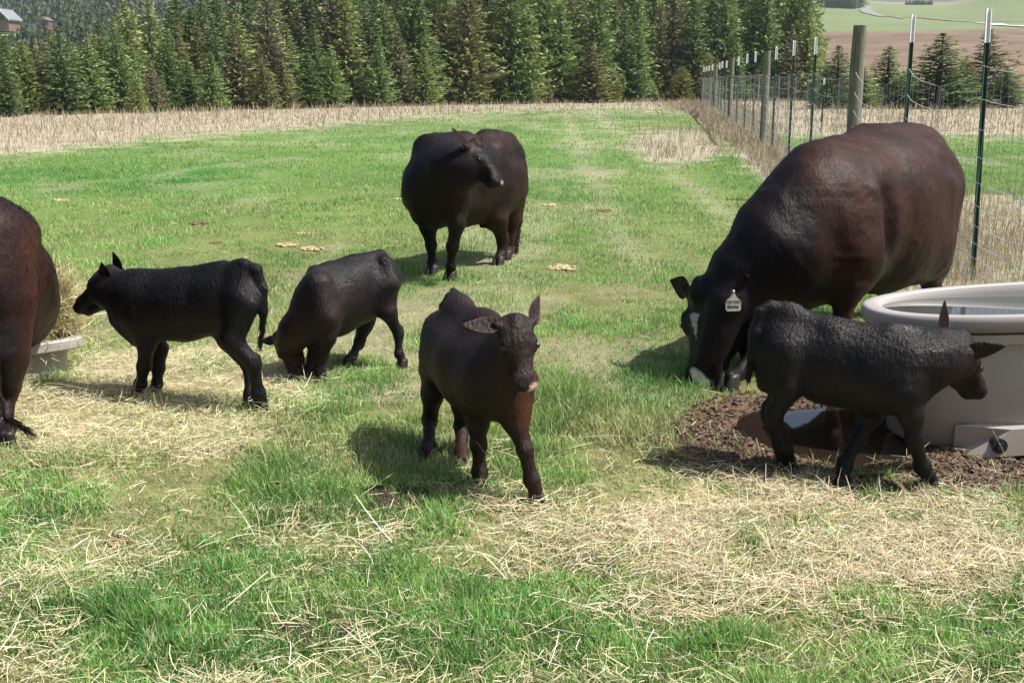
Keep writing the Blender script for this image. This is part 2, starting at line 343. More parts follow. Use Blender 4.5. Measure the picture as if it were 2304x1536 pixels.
def build_hay(dens=1.0):
    n = int(420000 * dens); px, py, x, y = sample_px(n, -200, 2500, 470, 1620, .85)
    mud, hay, dry = masks(px, py, x, y); cl = fbm(x, y, 3.5, 3, 25)
    keep = rng.random(n) < (hay ** 1.6 * np.where(px < 900, .95, .66) + .006) * (.35 + 1.1 * sstep(.35, .6, cl)) * (1 - .40 * mud) * (pudf(x, y) > 1.15)
    keep |= (rng.random(n) < .003 + .012 * (fbm(x, y, .8, 3, 99) > .56))
    px, py, x, y, hay, mud = [a[keep] for a in (px, py, x, y, hay, mud)]; n = len(x)
    z = ground_z(x, y, mud); lift = np.where(hay > .6, rng.random(n) ** 1.5 * .045 * hay, rng.random(n) * .03 * (1 - mud) + .006)
    B = np.stack([x, y, z + lift + .004], 1)
    L = rng.gamma(2.0, .021, n) + .015; L = np.where(rng.random(n) < .03, L * 2.4, L); L = np.minimum(L, .3)
    az = rng.uniform(0, 2 * PI, n); tilt = rng.normal(.06, .16, n) + (rng.random(n) < .06) * rng.uniform(.3, 1.1, n)
    c = STRAW[rng.integers(0, 6, n)] * rng.uniform(.6, 1.15, (n, 1)) * np.array([1.08, 1.07, 1.12])
    left = (px < 900)[:, None]; c = np.where(left & (rng.random((n, 1)) < .6), c * np.array([1.04, 1.12, 1.08]), c)
    c = np.where((mud > .5)[:, None], c * .75, c)
    V, q, cc = stalks(B, L, az, tilt, rng.uniform(.0010, .0023, n), c, .38)
    hm = mat_basic('hay_stalk', attr='col', rough=.55, spec=.35, transl=.12)
    o = mesh_np('hay', V, quads=q, mat=hm, col=cc)
    tag(o, 'loose pale hay scattered over the grass and trodden round the mud', 'hay', kind='stuff')
    # clods of trodden mud
    n = int(20000 * dens); px, py, x, y = sample_px(n, 1400, 2500, 880, 1160, 1.0); mud, hay, dry = masks(px, py, x, y)
    keep = (rng.random(n) < mud) & (pudf(x, y) > 1.0); x, y, mud = x[keep], y[keep], mud[keep]; n = len(x); z = ground_z(x, y, mud)
    base = np.array(sphv((0, 0, 0), 1, 5, 3)[0]); bf = np.array(sphv((0, 0, 0), 1, 5, 3)[1]); nb = len(base)
    s = rng.gamma(2, .0021, n)[:, None, None] + .002; jit = rng.uniform(.5, 1.4, (n, nb, 3))
    V = base[None] * jit * s * np.array([1.3, 1.1, .95]); a = rng.uniform(0, 2 * PI, n); ca, sa = np.cos(a)[:, None], np.sin(a)[:, None]
    V = np.stack([V[..., 0] * ca - V[..., 1] * sa, V[..., 0] * sa + V[..., 1] * ca, V[..., 2]], -1) + np.stack([x, y, z + .003], 1)[:, None]
    q = (bf[None] + (np.arange(n) * nb)[:, None, None]).reshape(-1, 4)
    cc = np.array([.135, .090, .062]) * rng.uniform(.35, 1.5, (n, 1)) ; cc = np.repeat(cc, nb, 0)
    o = mesh_np('mud_clods', V.reshape(-1, 3), quads=q, mat=mat_basic('mud', attr='col', rough=.7, spec=.35), col=cc)
    tag(o, 'brown trodden mud and dung crumbs beside the tank and puddle', 'mud', kind='stuff')

# ---------------------------------------------------------------- animals
def surface_nets(D, org, h):
    s = D < 0; nx, ny, nz = D.shape
    cor = [(i, j, k) for i in (0, 1) for j in (0, 1) for k in (0, 1)]
    sl = lambda c: tuple(slice(c[a], (nx, ny, nz)[a] - 1 + c[a]) for a in range(3))
    cnt = sum(s[sl(c)].astype(np.int8) for c in cor); act = (cnt > 0) & (cnt < 8)
    I = np.argwhere(act); vid = np.full(act.shape, -1, int); vid[act] = np.arange(len(I))
    vals = np.stack([D[I[:, 0] + c[0], I[:, 1] + c[1], I[:, 2] + c[2]] for c in cor], 1)
    acc = np.zeros((len(I), 3)); num = np.zeros(len(I))
    for a in range(8):
        for b in range(a + 1, 8):
            if sum(abs(cor[a][t] - cor[b][t]) for t in range(3)) != 1: continue
            va, vb = vals[:, a], vals[:, b]; m = (va < 0) != (vb < 0)
            t = np.where(m, va / np.where(m, va - vb, 1), 0)[:, None]
            acc += np.where(m[:, None], np.array(cor[a]) * (1 - t) + np.array(cor[b]) * t, 0); num += m
    V = org + h * (I + acc / num[:, None]); Q = []
    for ax in range(3):
        o1, o2 = [(1, 2), (2, 0), (0, 1)][ax]
        A = np.moveaxis(s, ax, 0); e = A[1:] != A[:-1]; E = np.argwhere(e)
        pos = np.zeros((len(E), 3), int); pos[:, ax] = E[:, 0]; rest = [t for t in range(3) if t != ax]
        pos[:, rest[0]] = E[:, 1]; pos[:, rest[1]] = E[:, 2]
        ok = (pos[:, o1] > 0) & (pos[:, o2] > 0) & (pos[:, o1] < (nx, ny, nz)[o1] - 1) & (pos[:, o2] < (nx, ny, nz)[o2] - 1)
        pos = pos[ok]; ins = s[pos[:, 0], pos[:, 1], pos[:, 2]]
        def g(d1, d2):
            p = pos.copy(); p[:, o1] -= d1; p[:, o2] -= d2; return vid[p[:, 0], p[:, 1], p[:, 2]]
        q = np.stack([g(1, 1), g(0, 1), g(0, 0), g(1, 0)], 1)
        q = np.where(ins[:, None], q, q[:, ::-1]); Q.append(q)
    Q = np.concatenate(Q); return V, Q[(Q >= 0).all(1)]
class Sdf:
    def __init__(s): s.p = []
    def cap(s, a, b, ra, rb, k=.03, n=None, sc_=1.0, sub=False): s.p.append((np.array(a, float), np.array(b, float), ra, rb, k, n, sc_, sub))
    def mesh(s, h):
        lo = np.min([np.minimum(p[0] - p[2], p[1] - p[3]) for p in s.p if not p[7]], 0) - .04; hi = np.max([np.maximum(p[0] + p[2], p[1] + p[3]) for p in s.p if not p[7]], 0) + .04
        dim = np.ceil((hi - lo) / h).astype(int) + 1; D = np.full(dim, .5, np.float32)
        ax = [lo[t] + h * np.arange(dim[t]) for t in range(3)]
        for (a, b, ra, rb, k, n, q, sub) in s.p:
            m = max(ra, rb) * max(1, q) + k + .05
            l_ = np.minimum(a, b) - m; h_ = np.maximum(a, b) + m; ix = [slice(max(0, int((l_[t] - lo[t]) / h)), max(1, min(dim[t], int((h_[t] - lo[t]) / h) + 2))) for t in range(3)]
            X = np.stack(np.meshgrid(ax[0][ix[0]], ax[1][ix[1]], ax[2][ix[2]], indexing='ij'), -1).astype(np.float32) - a.astype(np.float32)
            ba = b - a
            if n is not None and q != 1.0:
                f = 1 / q - 1; X = X + (X @ n.astype(np.float32))[..., None] * (n * f).astype(np.float32); ba = ba + n * (ba @ n) * f
            t = np.clip((X @ ba.astype(np.float32)) / max(ba @ ba, 1e-9), 0, 1)
            d = np.linalg.norm(X - t[..., None] * ba.astype(np.float32), axis=-1) - (ra + (rb - ra) * t)
            cur = D[tuple(ix)]
            if sub:
                d = -d; hh = np.clip(.5 - .5 * (cur - d) / k, 0, 1); D[tuple(ix)] = cur * (1 - hh) + d * hh + k * hh * (1 - hh)
            else:
                hh = np.clip(.5 + .5 * (cur - d) / k, 0, 1); D[tuple(ix)] = cur * (1 - hh) + d * hh - k * hh * (1 - hh)
        return surface_nets(D, lo, h)
def vnormals(V, Q):
    n = np.cross(V[Q[:, 2]] - V[Q[:, 0]], V[Q[:, 3]] - V[Q[:, 1]]); out = np.zeros_like(V)
    for k in range(4):
        for a in range(3): out[:, a] += np.bincount(Q[:, k], n[:, a], len(V))
    return out / (np.linalg.norm(out, axis=1)[:, None] + 1e-12)
def ear_mesh(base, d, nrm, L, W, cup=.5, th=.006, fold=0.0):
    """a leaf-shaped ear, cupped towards nrm, two skins joined round the rim"""
    d = unit(d); nrm = unit(nrm - d * np.dot(nrm, d)); s = np.cross(d, nrm); nu, nv = 14, 11; V = []
    for side in (1, -1):
        for i in range(nu):
            u = i / (nu - 1); wdt = W * max(.02, math.sin(PI * min(.985, .10 + u * .885) ** .92)) ** .52 * (1 - .22 * u)
            for j in range(nv):
                v = -1 + 2 * j / (nv - 1); a = v * 1.15 * cup * (1.5 - .9 * u)
                p = base + d * (L * u) + s * (wdt * math.sin(a) / max(cup * 1.15, .2) * .9) - nrm * (wdt * (math.cos(a)) * .9 * cup) + nrm * wdt * cup * .6
                p = p - nrm * (L * .25 * fold * u * u)
                V.append(p + nrm * side * th * (1 - v * v) * .6)
    F = []; off = nu * nv
    for i in range(nu - 1):
        for j in range(nv - 1):
            a = i * nv + j; F.append((a, a + 1, a + nv + 1, a + nv)); F.append((off + a, off + a + nv, off + a + nv + 1, off + a + 1))
    rimi = [i * nv for i in range(nu)] + [(nu - 1) * nv + j for j in range(1, nv)] + [i * nv + nv - 1 for i in range(nu - 2, -1, -1)]
    for a, b in zip(rimi[:-1], rimi[1:]): F.append((a, b, b + off, a + off))
    rim = np.zeros(2 * off); 
    for i in range(nu):
        for j in range(nv):
            v = abs(-1 + 2 * j / (nv - 1)); rim[i * nv + j] = rim[off + i * nv + j] = max(sstep(.6, .95, v), sstep(.8, 1, i / (nu - 1)))
    inner = np.r_[np.ones(off), np.zeros(off)]
    return np.array(V), np.array(F), rim, inner
FUR = None; COAT = None; HOOF = None; EYE = None
def make_mats():
    global FUR, COAT, HOOF, EYE
    FUR = mat_basic('fur_skin', attr='col', rough=.56, spec=.26, noise=45, cvar=.35, bump=.5, bscale=85)
    n, l = N(FUR); bn = [q for q in n if q.type == 'TEX_NOISE' and q.inputs['Scale'].default_value == 85][0]; mp = n.new('ShaderNodeMapping'); mp.inputs['Scale'].default_value = (1, 1, .28); mp.inputs['Rotation'].default_value = (.2, .25, 0)
    tc = [q for q in n if q.type == 'TEX_COORD'][0]; l.new(tc.outputs['Object'], mp.inputs[0]); l.new(mp.outputs[0], bn.inputs['Vector'])
    global FURC
    FURC = FUR.copy(); FURC.name = 'fur_skin_cow'; pp = [q for q in FURC.node_tree.nodes if q.type == 'BSDF_PRINCIPLED'][0]; pp.inputs['Roughness'].default_value = .52; pp.inputs['Specular IOR Level'].default_value = .15; [q for q in FURC.node_tree.nodes if q.type == 'BUMP'][0].inputs['Strength'].default_value = .28
    COAT = mat_basic('fur_hair', attr='col', rough=.44, spec=.32); global COATC; COATC = mat_basic('fur_hair_cow', attr='col', rough=.55, spec=.16)
    HOOF = mat_basic('hoof_horn', (.022, .018, .017), rough=.5, spec=.4, noise=40, cvar=.3)
    EYE = mat_basic('eye_gloss', (.006, .004, .004), rough=.16, spec=.6)
BLK = np.array([.0062, .0052, .0070]); BRN = np.array([.046, .019, .011]); RED = np.array([.115, .040, .018]); DKB = np.array([.028, .014, .014])
def animal(name, cat, label, s, trunk, neck, poll, nose, uph, legs, tail, ears, colfn, lat=.78, hw=1.0, hd=1.0, group=None, vox=.0095, nhair=44000, hlen=.018, extra=None, ear_size=(.13, .036), wet=0.0, marks=None, headoff=0.0, seed=1, lk=1.0):
    R = np.random.default_rng(seed)
    T = [at(*t[:3]) for t in trunk]; TR = [t[3] * zc(P) / FPX for t, P in zip(trunk, T)]
    hd_v = T[-1] - T[0]; hd_v[2] = 0; head_dir = unit(hd_v); latn = np.cross(np.array([0, 0, 1.]), head_dir)
    S = Sdf()
    for i in range(len(T) - 1): S.cap(T[i], T[i + 1], TR[i], TR[i + 1], .05 * s, latn, lat)
    NK = [at(*t[:3]) for t in neck]; NR = [t[3] * zc(P) / FPX for t, P in zip(neck, NK)]
    nl = np.cross(unit(NK[-1] - NK[0]), unit(np.array(uph, float))); nl = unit(nl + 1e-6)
    for i in range(len(NK) - 1): S.cap(NK[i], NK[i + 1], NR[i], NR[i + 1], .06 * s, latn if i == 0 else None, .8 if i == 0 else 1)
    for e in (extra or []):                                     # (px,py,Y,r)-(px,py,Y,r), k, lateral scale
        a, b = at(*e[0][:3]), at(*e[1][:3]); S.cap(a, b, e[0][3] * zc(a) / FPX, e[1][3] * zc(b) / FPX, e[2] * s, latn, e[3] if len(e) > 3 else 1.0)
    if cat == 'cow':
        up_ = np.array([0, 0, 1.]); hp = T[0] + head_dir * .10 * s + up_ * TR[0] * .80
        for sg in (-1, 1):
            S.cap(hp + latn * sg * TR[0] * lat * .62, hp + latn * sg * TR[0] * lat * .60 + head_dir * .05 * s, .030 * s, .026 * s, .03 * s)
            fl = T[0] * .45 + T[1] * .55 + up_ * TR[1] * .55 + latn * sg * (TR[1] * lat * 1.06 + .02); S.cap(fl, fl + head_dir * .10 * s, .045 * s, .03 * s, .05 * s, None, 1, True)
            sh = T[-1] + latn * sg * TR[-1] * lat * .80; S.cap(sh + up_ * TR[-1] * .45, sh - up_ * TR[-1] * .35 + head_dir * .06 * s, .045 * s, .06 * s, .03 * s)
            bs = T[-2] * .5 + T[-1] * .5 + latn * sg * (TR[-1] * lat * 1.10 + .015); S.cap(bs + up_ * TR[-1] * .4, bs - up_ * TR[-1] * .3, .030 * s, .035 * s, .05 * s, None, 1, True)
    # head in its own frame
    P0, P1 = at(*poll), at(*nose); f = unit(P1 - P0); L = np.linalg.norm(P1 - P0); u = np.array(uph, float); u = unit(u - f * (u @ f)); l = np.cross(u, f)
    H = lambda a, b, c: P0 + L * (f * a + l * (b * hw) + u * (c * hd))
    k = .07 * L
    def hc(a, b, ra, rb, kk=k, q=1.0): S.cap(H(*a), H(*b), ra * L, rb * L, kk, l, q)
    hc((.06, 0, -.19), (.34, 0, -.17), .185, .185, .10 * L, 1.16 * hw)
    if cat == 'calf': hc((.20, 0, -.12), (.28, 0, -.12), .165, .15, .08 * L, 1.05 * hw)
    hc((.34, 0, -.16), (.80, 0, -.145), .160, .098, k, 1.04 * hw)
    hc((.83, 0, -.175), (.90, 0, -.178), .122, .112, k, 1.42 * hw)
    hc((.24, 0, -.35), (.55, 0, -.31), .135, .10, .09 * L, 1.1 * hw)
    hc((.5, 0, -.31), (.86, 0, -.275), .09, .07, .05 * L, 1.15 * hw)
    hc((.0, 0, -.06), (.10, 0, -.06), .085, .10, .08 * L, 1.1)
    for sg in (-1, 1):
        hc((.30, sg * (.185 if cat == 'calf' else .165), -.105), (.42, sg * (.178 if cat == 'calf' else .158), -.12), .052, .042, .05 * L)
        hc((.06, sg * .17, -.15), (.02, sg * .25, -.14), .075, .05, .06 * L)
        hc((.90, sg * .09, -.135), (.96, sg * .08, -.145), .046, .036, .03 * L)
        S.cap(H(1.0, sg * .082, -.135), H(.965, sg * .125, -.14), .024 * L, .013 * L, .012 * L, None, 1, True)
        S.cap(H(.98, sg * .12, -.235), H(.72, sg * .155, -.26), .009 * L, .008 * L, .02 * L, None, 1, True)
        S.cap(H(.385, sg * .245, -.135), H(.40, sg * .245, -.135), .022 * L, .022 * L, .02 * L, None, 1, True)
    # legs
    feet = []
    for (kind, pts) in legs:
        Q = [at(*p) for p in pts]; foot = Q[-1]; foot[2] = .0
        Q[-1] = foot + np.array([0, 0, .035 * s])
        if kind == 'f': r = [.070, .047, .0315, .0275, .0245]; mid = .0188
        else: r = [.092, .058, .0315, .0275, .0245]; mid = .0205
        if cat == 'cow': r = [r[0], r[1] * .98, r[2] * .86, r[3] * .84, r[4] * .88]; mid *= .88
        r = [r[0] * s, r[1] * s] + [a * s * lk for a in r[2:]]; mid *= s * lk * (1.08 if lk > 1 else 1)
        S.cap(Q[0], Q[1], r[0], r[1], .06 * s, latn, .85); S.cap(Q[1], Q[2], r[1] * .86, r[2] * .95, .035 * s)
        m = (Q[2] + Q[3]) / 2; kk = .018 * s
        if kind == 'h':
            back = -head_dir * .018 * s; S.cap(Q[2] + back + np.array([0, 0, .035 * s]), Q[2] + back * .3 - np.array([0, 0, .03 * s]), .022 * s, .024 * s, kk)
        S.cap(Q[2], m, r[2], mid, kk); S.cap(m, Q[3], mid, r[3], kk); S.cap(Q[3], Q[4], r[3], r[4], kk)
        dr = Q[3] - Q[4]; feet.append((foot, kind))
    for i in range(len(tail) - 1):
        a, b = at(*tail[i][:3]), at(*tail[i + 1][:3]); S.cap(a, b, tail[i][3] * zc(a) / FPX, tail[i + 1][3] * zc(b) / FPX, .015 * s)
    V, Qd = S.mesh(vox)
    # fine muscle / fold relief
    nrm = vnormals(V, Qd)
    q1 = patchy(V, 9 / s ** .5, seed * 7) - .5
    hdist = np.linalg.norm(V - H(.2, 0, -.1), axis=1) / L; q2 = (patchy(V, 42, seed) - .5) * .008 * (1 - sstep(.2, .5, hdist)) * (cat == 'calf')
    V = V + nrm * (q1 * .016 * s + q2)[:, None]
    col = colfn(V, nrm, dict(P0=P0, L=L, f=f, l=l, u=u, hd=head_dir, s=s))
    qh = (V - P0) / L; ha = qh @ f; hb = np.abs(qh @ l); hu = qh @ u
    nosep = sstep(.90, .96, ha + .1 * (hu + .17)) * (ha < 1.2) * (hb < .3) * (hu > -.30) * (hu < .1); col = mixc(col, np.array([.030, .027, .031]), nosep * .8)
    dn_ = np.linalg.norm(V - H(.985, 0, -.135), axis=1) * 0 + np.minimum(np.linalg.norm(V - H(.985, .10, -.137), axis=1), np.linalg.norm(V - H(.985, -.10, -.137), axis=1)) / L
    col = mixc(col, np.array([.002, .002, .002]), 1 - sstep(.028, .05, dn_))
    de_ = np.minimum(np.linalg.norm(V - H(.385, .204, -.108), axis=1), np.linalg.norm(V - H(.385, -.204, -.108), axis=1)) / L
    col = mixc(col, BLK * .5, .9 * (1 - sstep(.055, .085, de_)))
    if marks is not None: col = marks(V, nrm, col, dict(P0=P0, L=L, f=f, l=l, u=u))
    Vs = [V]; Qs = [Qd]; Cs = [col]; nb = len(V)
    for sg, (ed, en, rimc) in zip((-1, 1), ears):
        ed = l * ed[0] * sg * hw + f * ed[1] + u * ed[2]; en_ = l * en[0] * sg + f * en[1] + u * en[2]
        ev, ef, rim, inn = ear_mesh(H(.03, sg * .22, -.13), ed, en_, ear_size[0] * s, ear_size[1] * s, .62, .005 * s)
        ec = np.tile(DKB * .8, (len(ev), 1)) * (1 - rim[:, None]) + np.array(rimc) * rim[:, None]; ec = ec * 1.0
        Vs.append(ev); Qs.append(ef + nb); Cs.append(ec); nb += len(ev)
    VA = np.concatenate(Vs); QA = np.concatenate(Qs); CA = np.concatenate(Cs)
    org = np.mean([q[0] for q in feet], 0); org[2] = 0
    root = empty(name, org, label, cat, group)
    CA = CA * np.where((CA.max(1) > .12)[:, None], .95, .60 if cat == 'calf' else .66)
    body = mesh_np('body', VA, quads=QA, mat=FURC if cat == 'cow' else FUR, parent=root, col=CA, smooth=True, origin=org)
    # hair: short pointed hairs lying along the body
    vn = vnormals(VA, QA); ar = np.linalg.norm(np.cross(VA[QA[:, 2]] - VA[QA[:, 0]], VA[QA[:, 3]] - VA[QA[:, 1]]), axis=1); nE = len(Qd)
    ar[nE:] *= .5; pr = ar / ar.sum(); fi = R.choice(len(QA), nhair, p=pr); wts = R.dirichlet([1, 1, 1, 1], nhair)
    pos = np.einsum('nk,nkd->nd', wts, VA[QA[fi]]); nn = vn[QA[fi, 0]]; cc = CA[QA[fi, 0]]
    zrel = pos[:, 2] / (.75 * s)
    flow = -head_dir[None] * .9 + np.array([0, 0, -1.]) * (.55 + 1.2 * (1 - sstep(.25, .6, zrel)))[:, None]
    sw1 = vnoise(pos[:, 0] * 6 + pos[:, 2] * 5, pos[:, 1] * 6 - pos[:, 2] * 3, 1.6 / s ** .5, 3) - .5; sw2 = vnoise(pos[:, 0] * 6 - pos[:, 2] * 5, pos[:, 1] * 6, 1.6 / s ** .5, 63) - .5
    flow = flow + np.stack([sw1, sw2, sw1 * sw2 * 2], 1) * (1.6 if cat == 'calf' else .9)
    inh = np.linalg.norm(pos - H(.45, 0, -.15), axis=1) < .62 * L
    flow[inh] = -f * .9 + np.array([0, 0, -.3])
    flow -= nn * np.einsum('nd,nd->n', flow, nn)[:, None]; flow /= np.linalg.norm(flow, axis=1)[:, None] + 1e-9
    lift = R.uniform(.04, .30, nhair)[:, None]; hl = hlen * R.uniform(.5, 1.35, nhair)[:, None] * np.where(inh, .55, 1)[:, None] * np.where(fi >= nE, .6, 1)[:, None] * (.45 + .55 * sstep(.3, .6, zrel))[:, None]
    dirv = flow + nn * lift + R.normal(0, .10, (nhair, 3)); dirv /= np.linalg.norm(dirv, axis=1)[:, None]
    sd = np.cross(dirv, nn); sd /= np.linalg.norm(sd, axis=1)[:, None] + 1e-9; wv = hlen * .05
    p0 = pos - nn * .002; HV = np.stack([p0 - sd * wv, p0 + sd * wv, p0 + dirv * hl * .6 + sd * wv * .6, p0 + dirv * hl], 1).reshape(-1, 3)
    ii = np.arange(nhair)[:, None] * 4; Ht = np.concatenate([np.concatenate([ii, ii + 1, ii + 2], 1), np.concatenate([ii, ii + 2, ii + 3], 1)], 0)
    HC = np.repeat(np.clip(cc * R.uniform(.6, 1.6, (nhair, 1)), .002, 1), 4, 0)
    mesh_np('coat', HV, tris=Ht, mat=COATC if cat == 'cow' else COAT, parent=root, col=HC, origin=org)
    for sg in (-1, 1):
        ev, ef = sphv(H(.385, sg * (.204 if cat == 'calf' else .190), -.108), (.050 if cat == 'calf' else .030) * L, 16, 10); mesh_np('eye', ev, faces=ef, mat=EYE, parent=root, smooth=True, origin=org)
    for foot, kind in feet:
        ps = []
        for sg in (-1, 1):
            c = foot + latn * sg * .0155 * s; hv = []; hf = []; prof = [(0, .0), (.012, .0), (.026, .004), (.042, .012), (.050, .018)]
            for (z_, ins) in prof:
                for q in range(10):
                    a = 2 * PI * q / 10; fx = math.cos(a) * (.031 - ins * .6) * (1.25 if math.cos(a) > 0 else .8) - z_ * .22 + .004; lx = math.sin(a) * (.0165 - ins * .15)
                    hv.append(c + head_dir * fx * s + latn * lx * s + np.array([0, 0, z_ * s - .004]))
            for i in range(4):
                for q in range(10): hf.append((i * 10 + q, i * 10 + (q + 1) % 10, (i + 1) * 10 + (q + 1) % 10, (i + 1) * 10 + q))
            hf.append(tuple(range(10))[::-1]); hf.append(tuple(range(40, 50))); ps.append((hv, hf))
        hv, hf = merge(ps); mesh_np('hoof', hv, faces=hf, mat=HOOF, parent=root, smooth=True, origin=org)
    return root, H, dict(P0=P0, L=L, f=f, l=l, u=u, hw=hw, hd=hd, org=org, hd_v=head_dir, latn=latn)
def tail_switch(root, org, pts, n, L, spread, mat, col, seed=3):
    """long hairs hanging from the tail end"""
    R = np.random.default_rng(seed); pts = [at(*p) for p in pts]; V = []; Tq = []
    for i in range(n):
        t = R.random(); k = min(int(t * (len(pts) - 1)), len(pts) - 2); a = t * (len(pts) - 1) - k; p = pts[k] * (1 - a) + pts[k + 1] * a + R.normal(0, spread * .3, 3)
        d = unit(pts[k + 1] - pts[k]) + R.normal(0, .16, 3); e = p + unit(d) * L * R.uniform(.4, 1.1); m = (p + e) / 2 + R.normal(0, L * .04, 3); sd = unit(np.cross(d, R.normal(0, 1, 3))) * .0016
        b = len(V); V += [p - sd, p + sd, m - sd, m + sd, e]; Tq += [(b, b + 1, b + 3), (b, b + 3, b + 2), (b + 2, b + 3, b + 4)]
    V = np.array(V); V[:, 2] = np.maximum(V[:, 2], .01)
    return mesh_np('tail_hair', V, tris=Tq, mat=mat, parent=root, col=np.tile(col, (len(V), 1)), origin=org)
def mixc(a, b, t): return a * (1 - t[:, None]) + b * t[:, None]
def gauss(px, py, cx, cy, rx, ry): return np.exp(-((px - cx) / rx) ** 2 - ((py - cy) / ry) ** 2)
def patchy(V, s=6, off=0):
    f = (fbm(V[:, 0], V[:, 1], s, 4, off) + fbm(V[:, 1], V[:, 2], s, 4, off + 5) + fbm(V[:, 2], V[:, 0], s, 4, off + 9)) / 3
    return np.clip((f - .5) * 1.6 + .5, 0, 1)
def build_animals():
    make_mats()
    ERIM = BRN * 1.1
    def col_black(V, n, h):
        c = np.tile(BLK, (len(V), 1)); t = sstep(.5, .75, patchy(V, 5, 3)) * .35; return mixc(c, DKB, t)
    if not DBG or 'A' in DBG:
        def col_A(V, n, h):
            c = col_black(V, n, h); px, py = proj(V); return mixc(c, BRN * .8, .7 * gauss(px, py, 228, 640, 16, 22))
        r, H, i = animal('calf', 'calf', 'black calf nosing the hay at the grey feed trough, standing on spread hay', 1.0,
            trunk=[(543, 647, 5.40, 60), (500, 676, 5.44, 72), (410, 688, 5.53, 79), (322, 690, 5.62, 78)], neck=[(318, 672, 5.62, 62), (236, 652, 5.71, 41)],
            poll=(240, 598, 5.73), nose=(152, 674, 5.80), uph=(-.5, -.05, .8), hd=1.32,
            legs=[('f', [(318, 720, 5.54), (330, 775, 5.54), (324, 824, 5.56), (316, 862, 5.58), (313, 888, 5.62)]), ('f', [(330, 725, 5.72), (360, 782, 5.72), (356, 828, 5.70), (353, 864, 5.68), (352, 884, 5.68)]),
                  ('h', [(545, 680, 5.30), (520, 765, 5.27), (570, 818, 5.27), (581, 884, 5.30), (591, 922, 5.33)]), ('h', [(535, 690, 5.47), (515, 765, 5.46), (560, 824, 5.44), (564, 886, 5.40), (560, 925, 5.38)])],
            tail=[(545, 592, 5.36, 12), (576, 606, 5.34, 12), (590, 650, 5.33, 10), (592, 700, 5.33, 9), (590, 757, 5.33, 5)],
            ears=[((.15, -.30, .85), (-.9, .4, 0), ERIM), ((.25, -.62, .75), (.9, .35, .1), ERIM * .6)], colfn=col_A, lat=.72, ear_size=(.105, .050), seed=1, lk=1.22,
            extra=[((538, 600, 5.38, 15), (560, 612, 5.36, 14), .05), ((420, 615, 5.52, 14), (500, 602, 5.44, 14), .05), ((300, 625, 5.64, 14), (400, 619, 5.54, 14), .05), ((268, 720, 5.66, 18), (310, 760, 5.62, 22), .06)], hlen=.021)
        tail_switch(r, i['org'], [(592, 700, 5.32), (589, 745, 5.32), (585, 775, 5.32)], 300, .06, .012, COAT, BLK)
    if not DBG or 'B' in DBG:
        def col_B(V, n, h):
            c = np.tile(BLK * 1.1, (len(V), 1)); px, py = proj(V)
            c = mixc(c, DKB, sstep(.45, .7, patchy(V, 5, 8)) * .8)
            return mixc(c, BRN * 1.15, np.clip(gauss(px, py, 668, 800, 26, 52) * .95 + gauss(px, py, 700, 770, 30, 30) * .3, 0, 1))
        r, H, i = animal('calf', 'calf', 'small black calf with its head down eating hay, brown cheek towards the camera', 1.0,
            trunk=[(850, 632, 6.32, 60), (800, 654, 6.22, 76), (750, 676, 6.10, 81), (726, 690, 6.0, 73)], neck=[(714, 680, 5.98, 55), (668, 742, 5.96, 38), (652, 770, 5.96, 32)],
            poll=(616, 757, 5.98), nose=(652, 862, 5.90), uph=(-.75, -.62, .15), hw=1.15, hd=1.22,
            legs=[('f', [(735, 715, 5.90), (738, 760, 5.90), (728, 800, 5.92), (718, 832, 5.93), (722, 855, 5.93)]), ('f', [(712, 715, 6.08), (712, 762, 6.06), (706, 800, 6.02), (697, 832, 5.98), (692, 855, 5.96)]),
                  ('h', [(838, 660, 6.42), (822, 725, 6.44), (808, 768, 6.42), (792, 802, 6.34), (784, 824, 6.28)]), ('h', [(862, 650, 6.24), (872, 700, 6.22), (896, 752, 6.26), (898, 796, 6.24), (906, 822, 6.24)])],
            tail=[(862, 575, 6.34, 9), (880, 600, 6.38, 8), (888, 660, 6.4, 6)], ears=[((1.0, -.35, .5), (.2, .5, -.8), ERIM * .5), ((.95, .05, -.45), (.1, .9, .3), BRN * 1.6)], colfn=col_B, lat=.74, seed=2, ear_size=(.10, .036),
            extra=[((856, 572, 6.32, 11), (800, 588, 6.22, 10), .04), ((800, 590, 6.22, 10), (746, 603, 6.1, 10), .04), ((706, 612, 6.0, 14), (740, 606, 6.08, 10), .04), ((866, 590, 6.25, 14), (878, 640, 6.22, 18), .05), ((712, 640, 5.9, 30), (735, 715, 5.86, 22), .06)], hlen=.017)
    if not DBG or 'C' in DBG:
        def col_C(V, n, h):
            px, py = proj(V); c = np.tile(np.array([.026, .0135, .0130]), (len(V), 1)); c = mixc(c, BRN * .55, sstep(.42, .7, patchy(V, 4, 12)) * .7)
            red = gauss(px, py, 1180, 925, 30, 42) * .9 + gauss(px, py, 1215, 850, 12, 50) * .8 + gauss(px, py, 1040, 1030, 24, 40) * .45 + gauss(px, py, 1130, 860, 25, 35) * .3 + gauss(px, py, 1198, 1100, 24, 26) * .25
            return mixc(c, RED * .9, np.clip(red, 0, 1))
        def mk_C(V, n, c, h):
            d = np.linalg.norm(V - (h['P0'] + h['L'] * (h['f'] * .985 + h['l'] * .10 - h['u'] * .165)), axis=1) / h['L']
            return mixc(c, np.array([.72, .47, .45]), 1 - sstep(.075, .105, d + .02 * (patchy(V, 60, 2) - .5)))
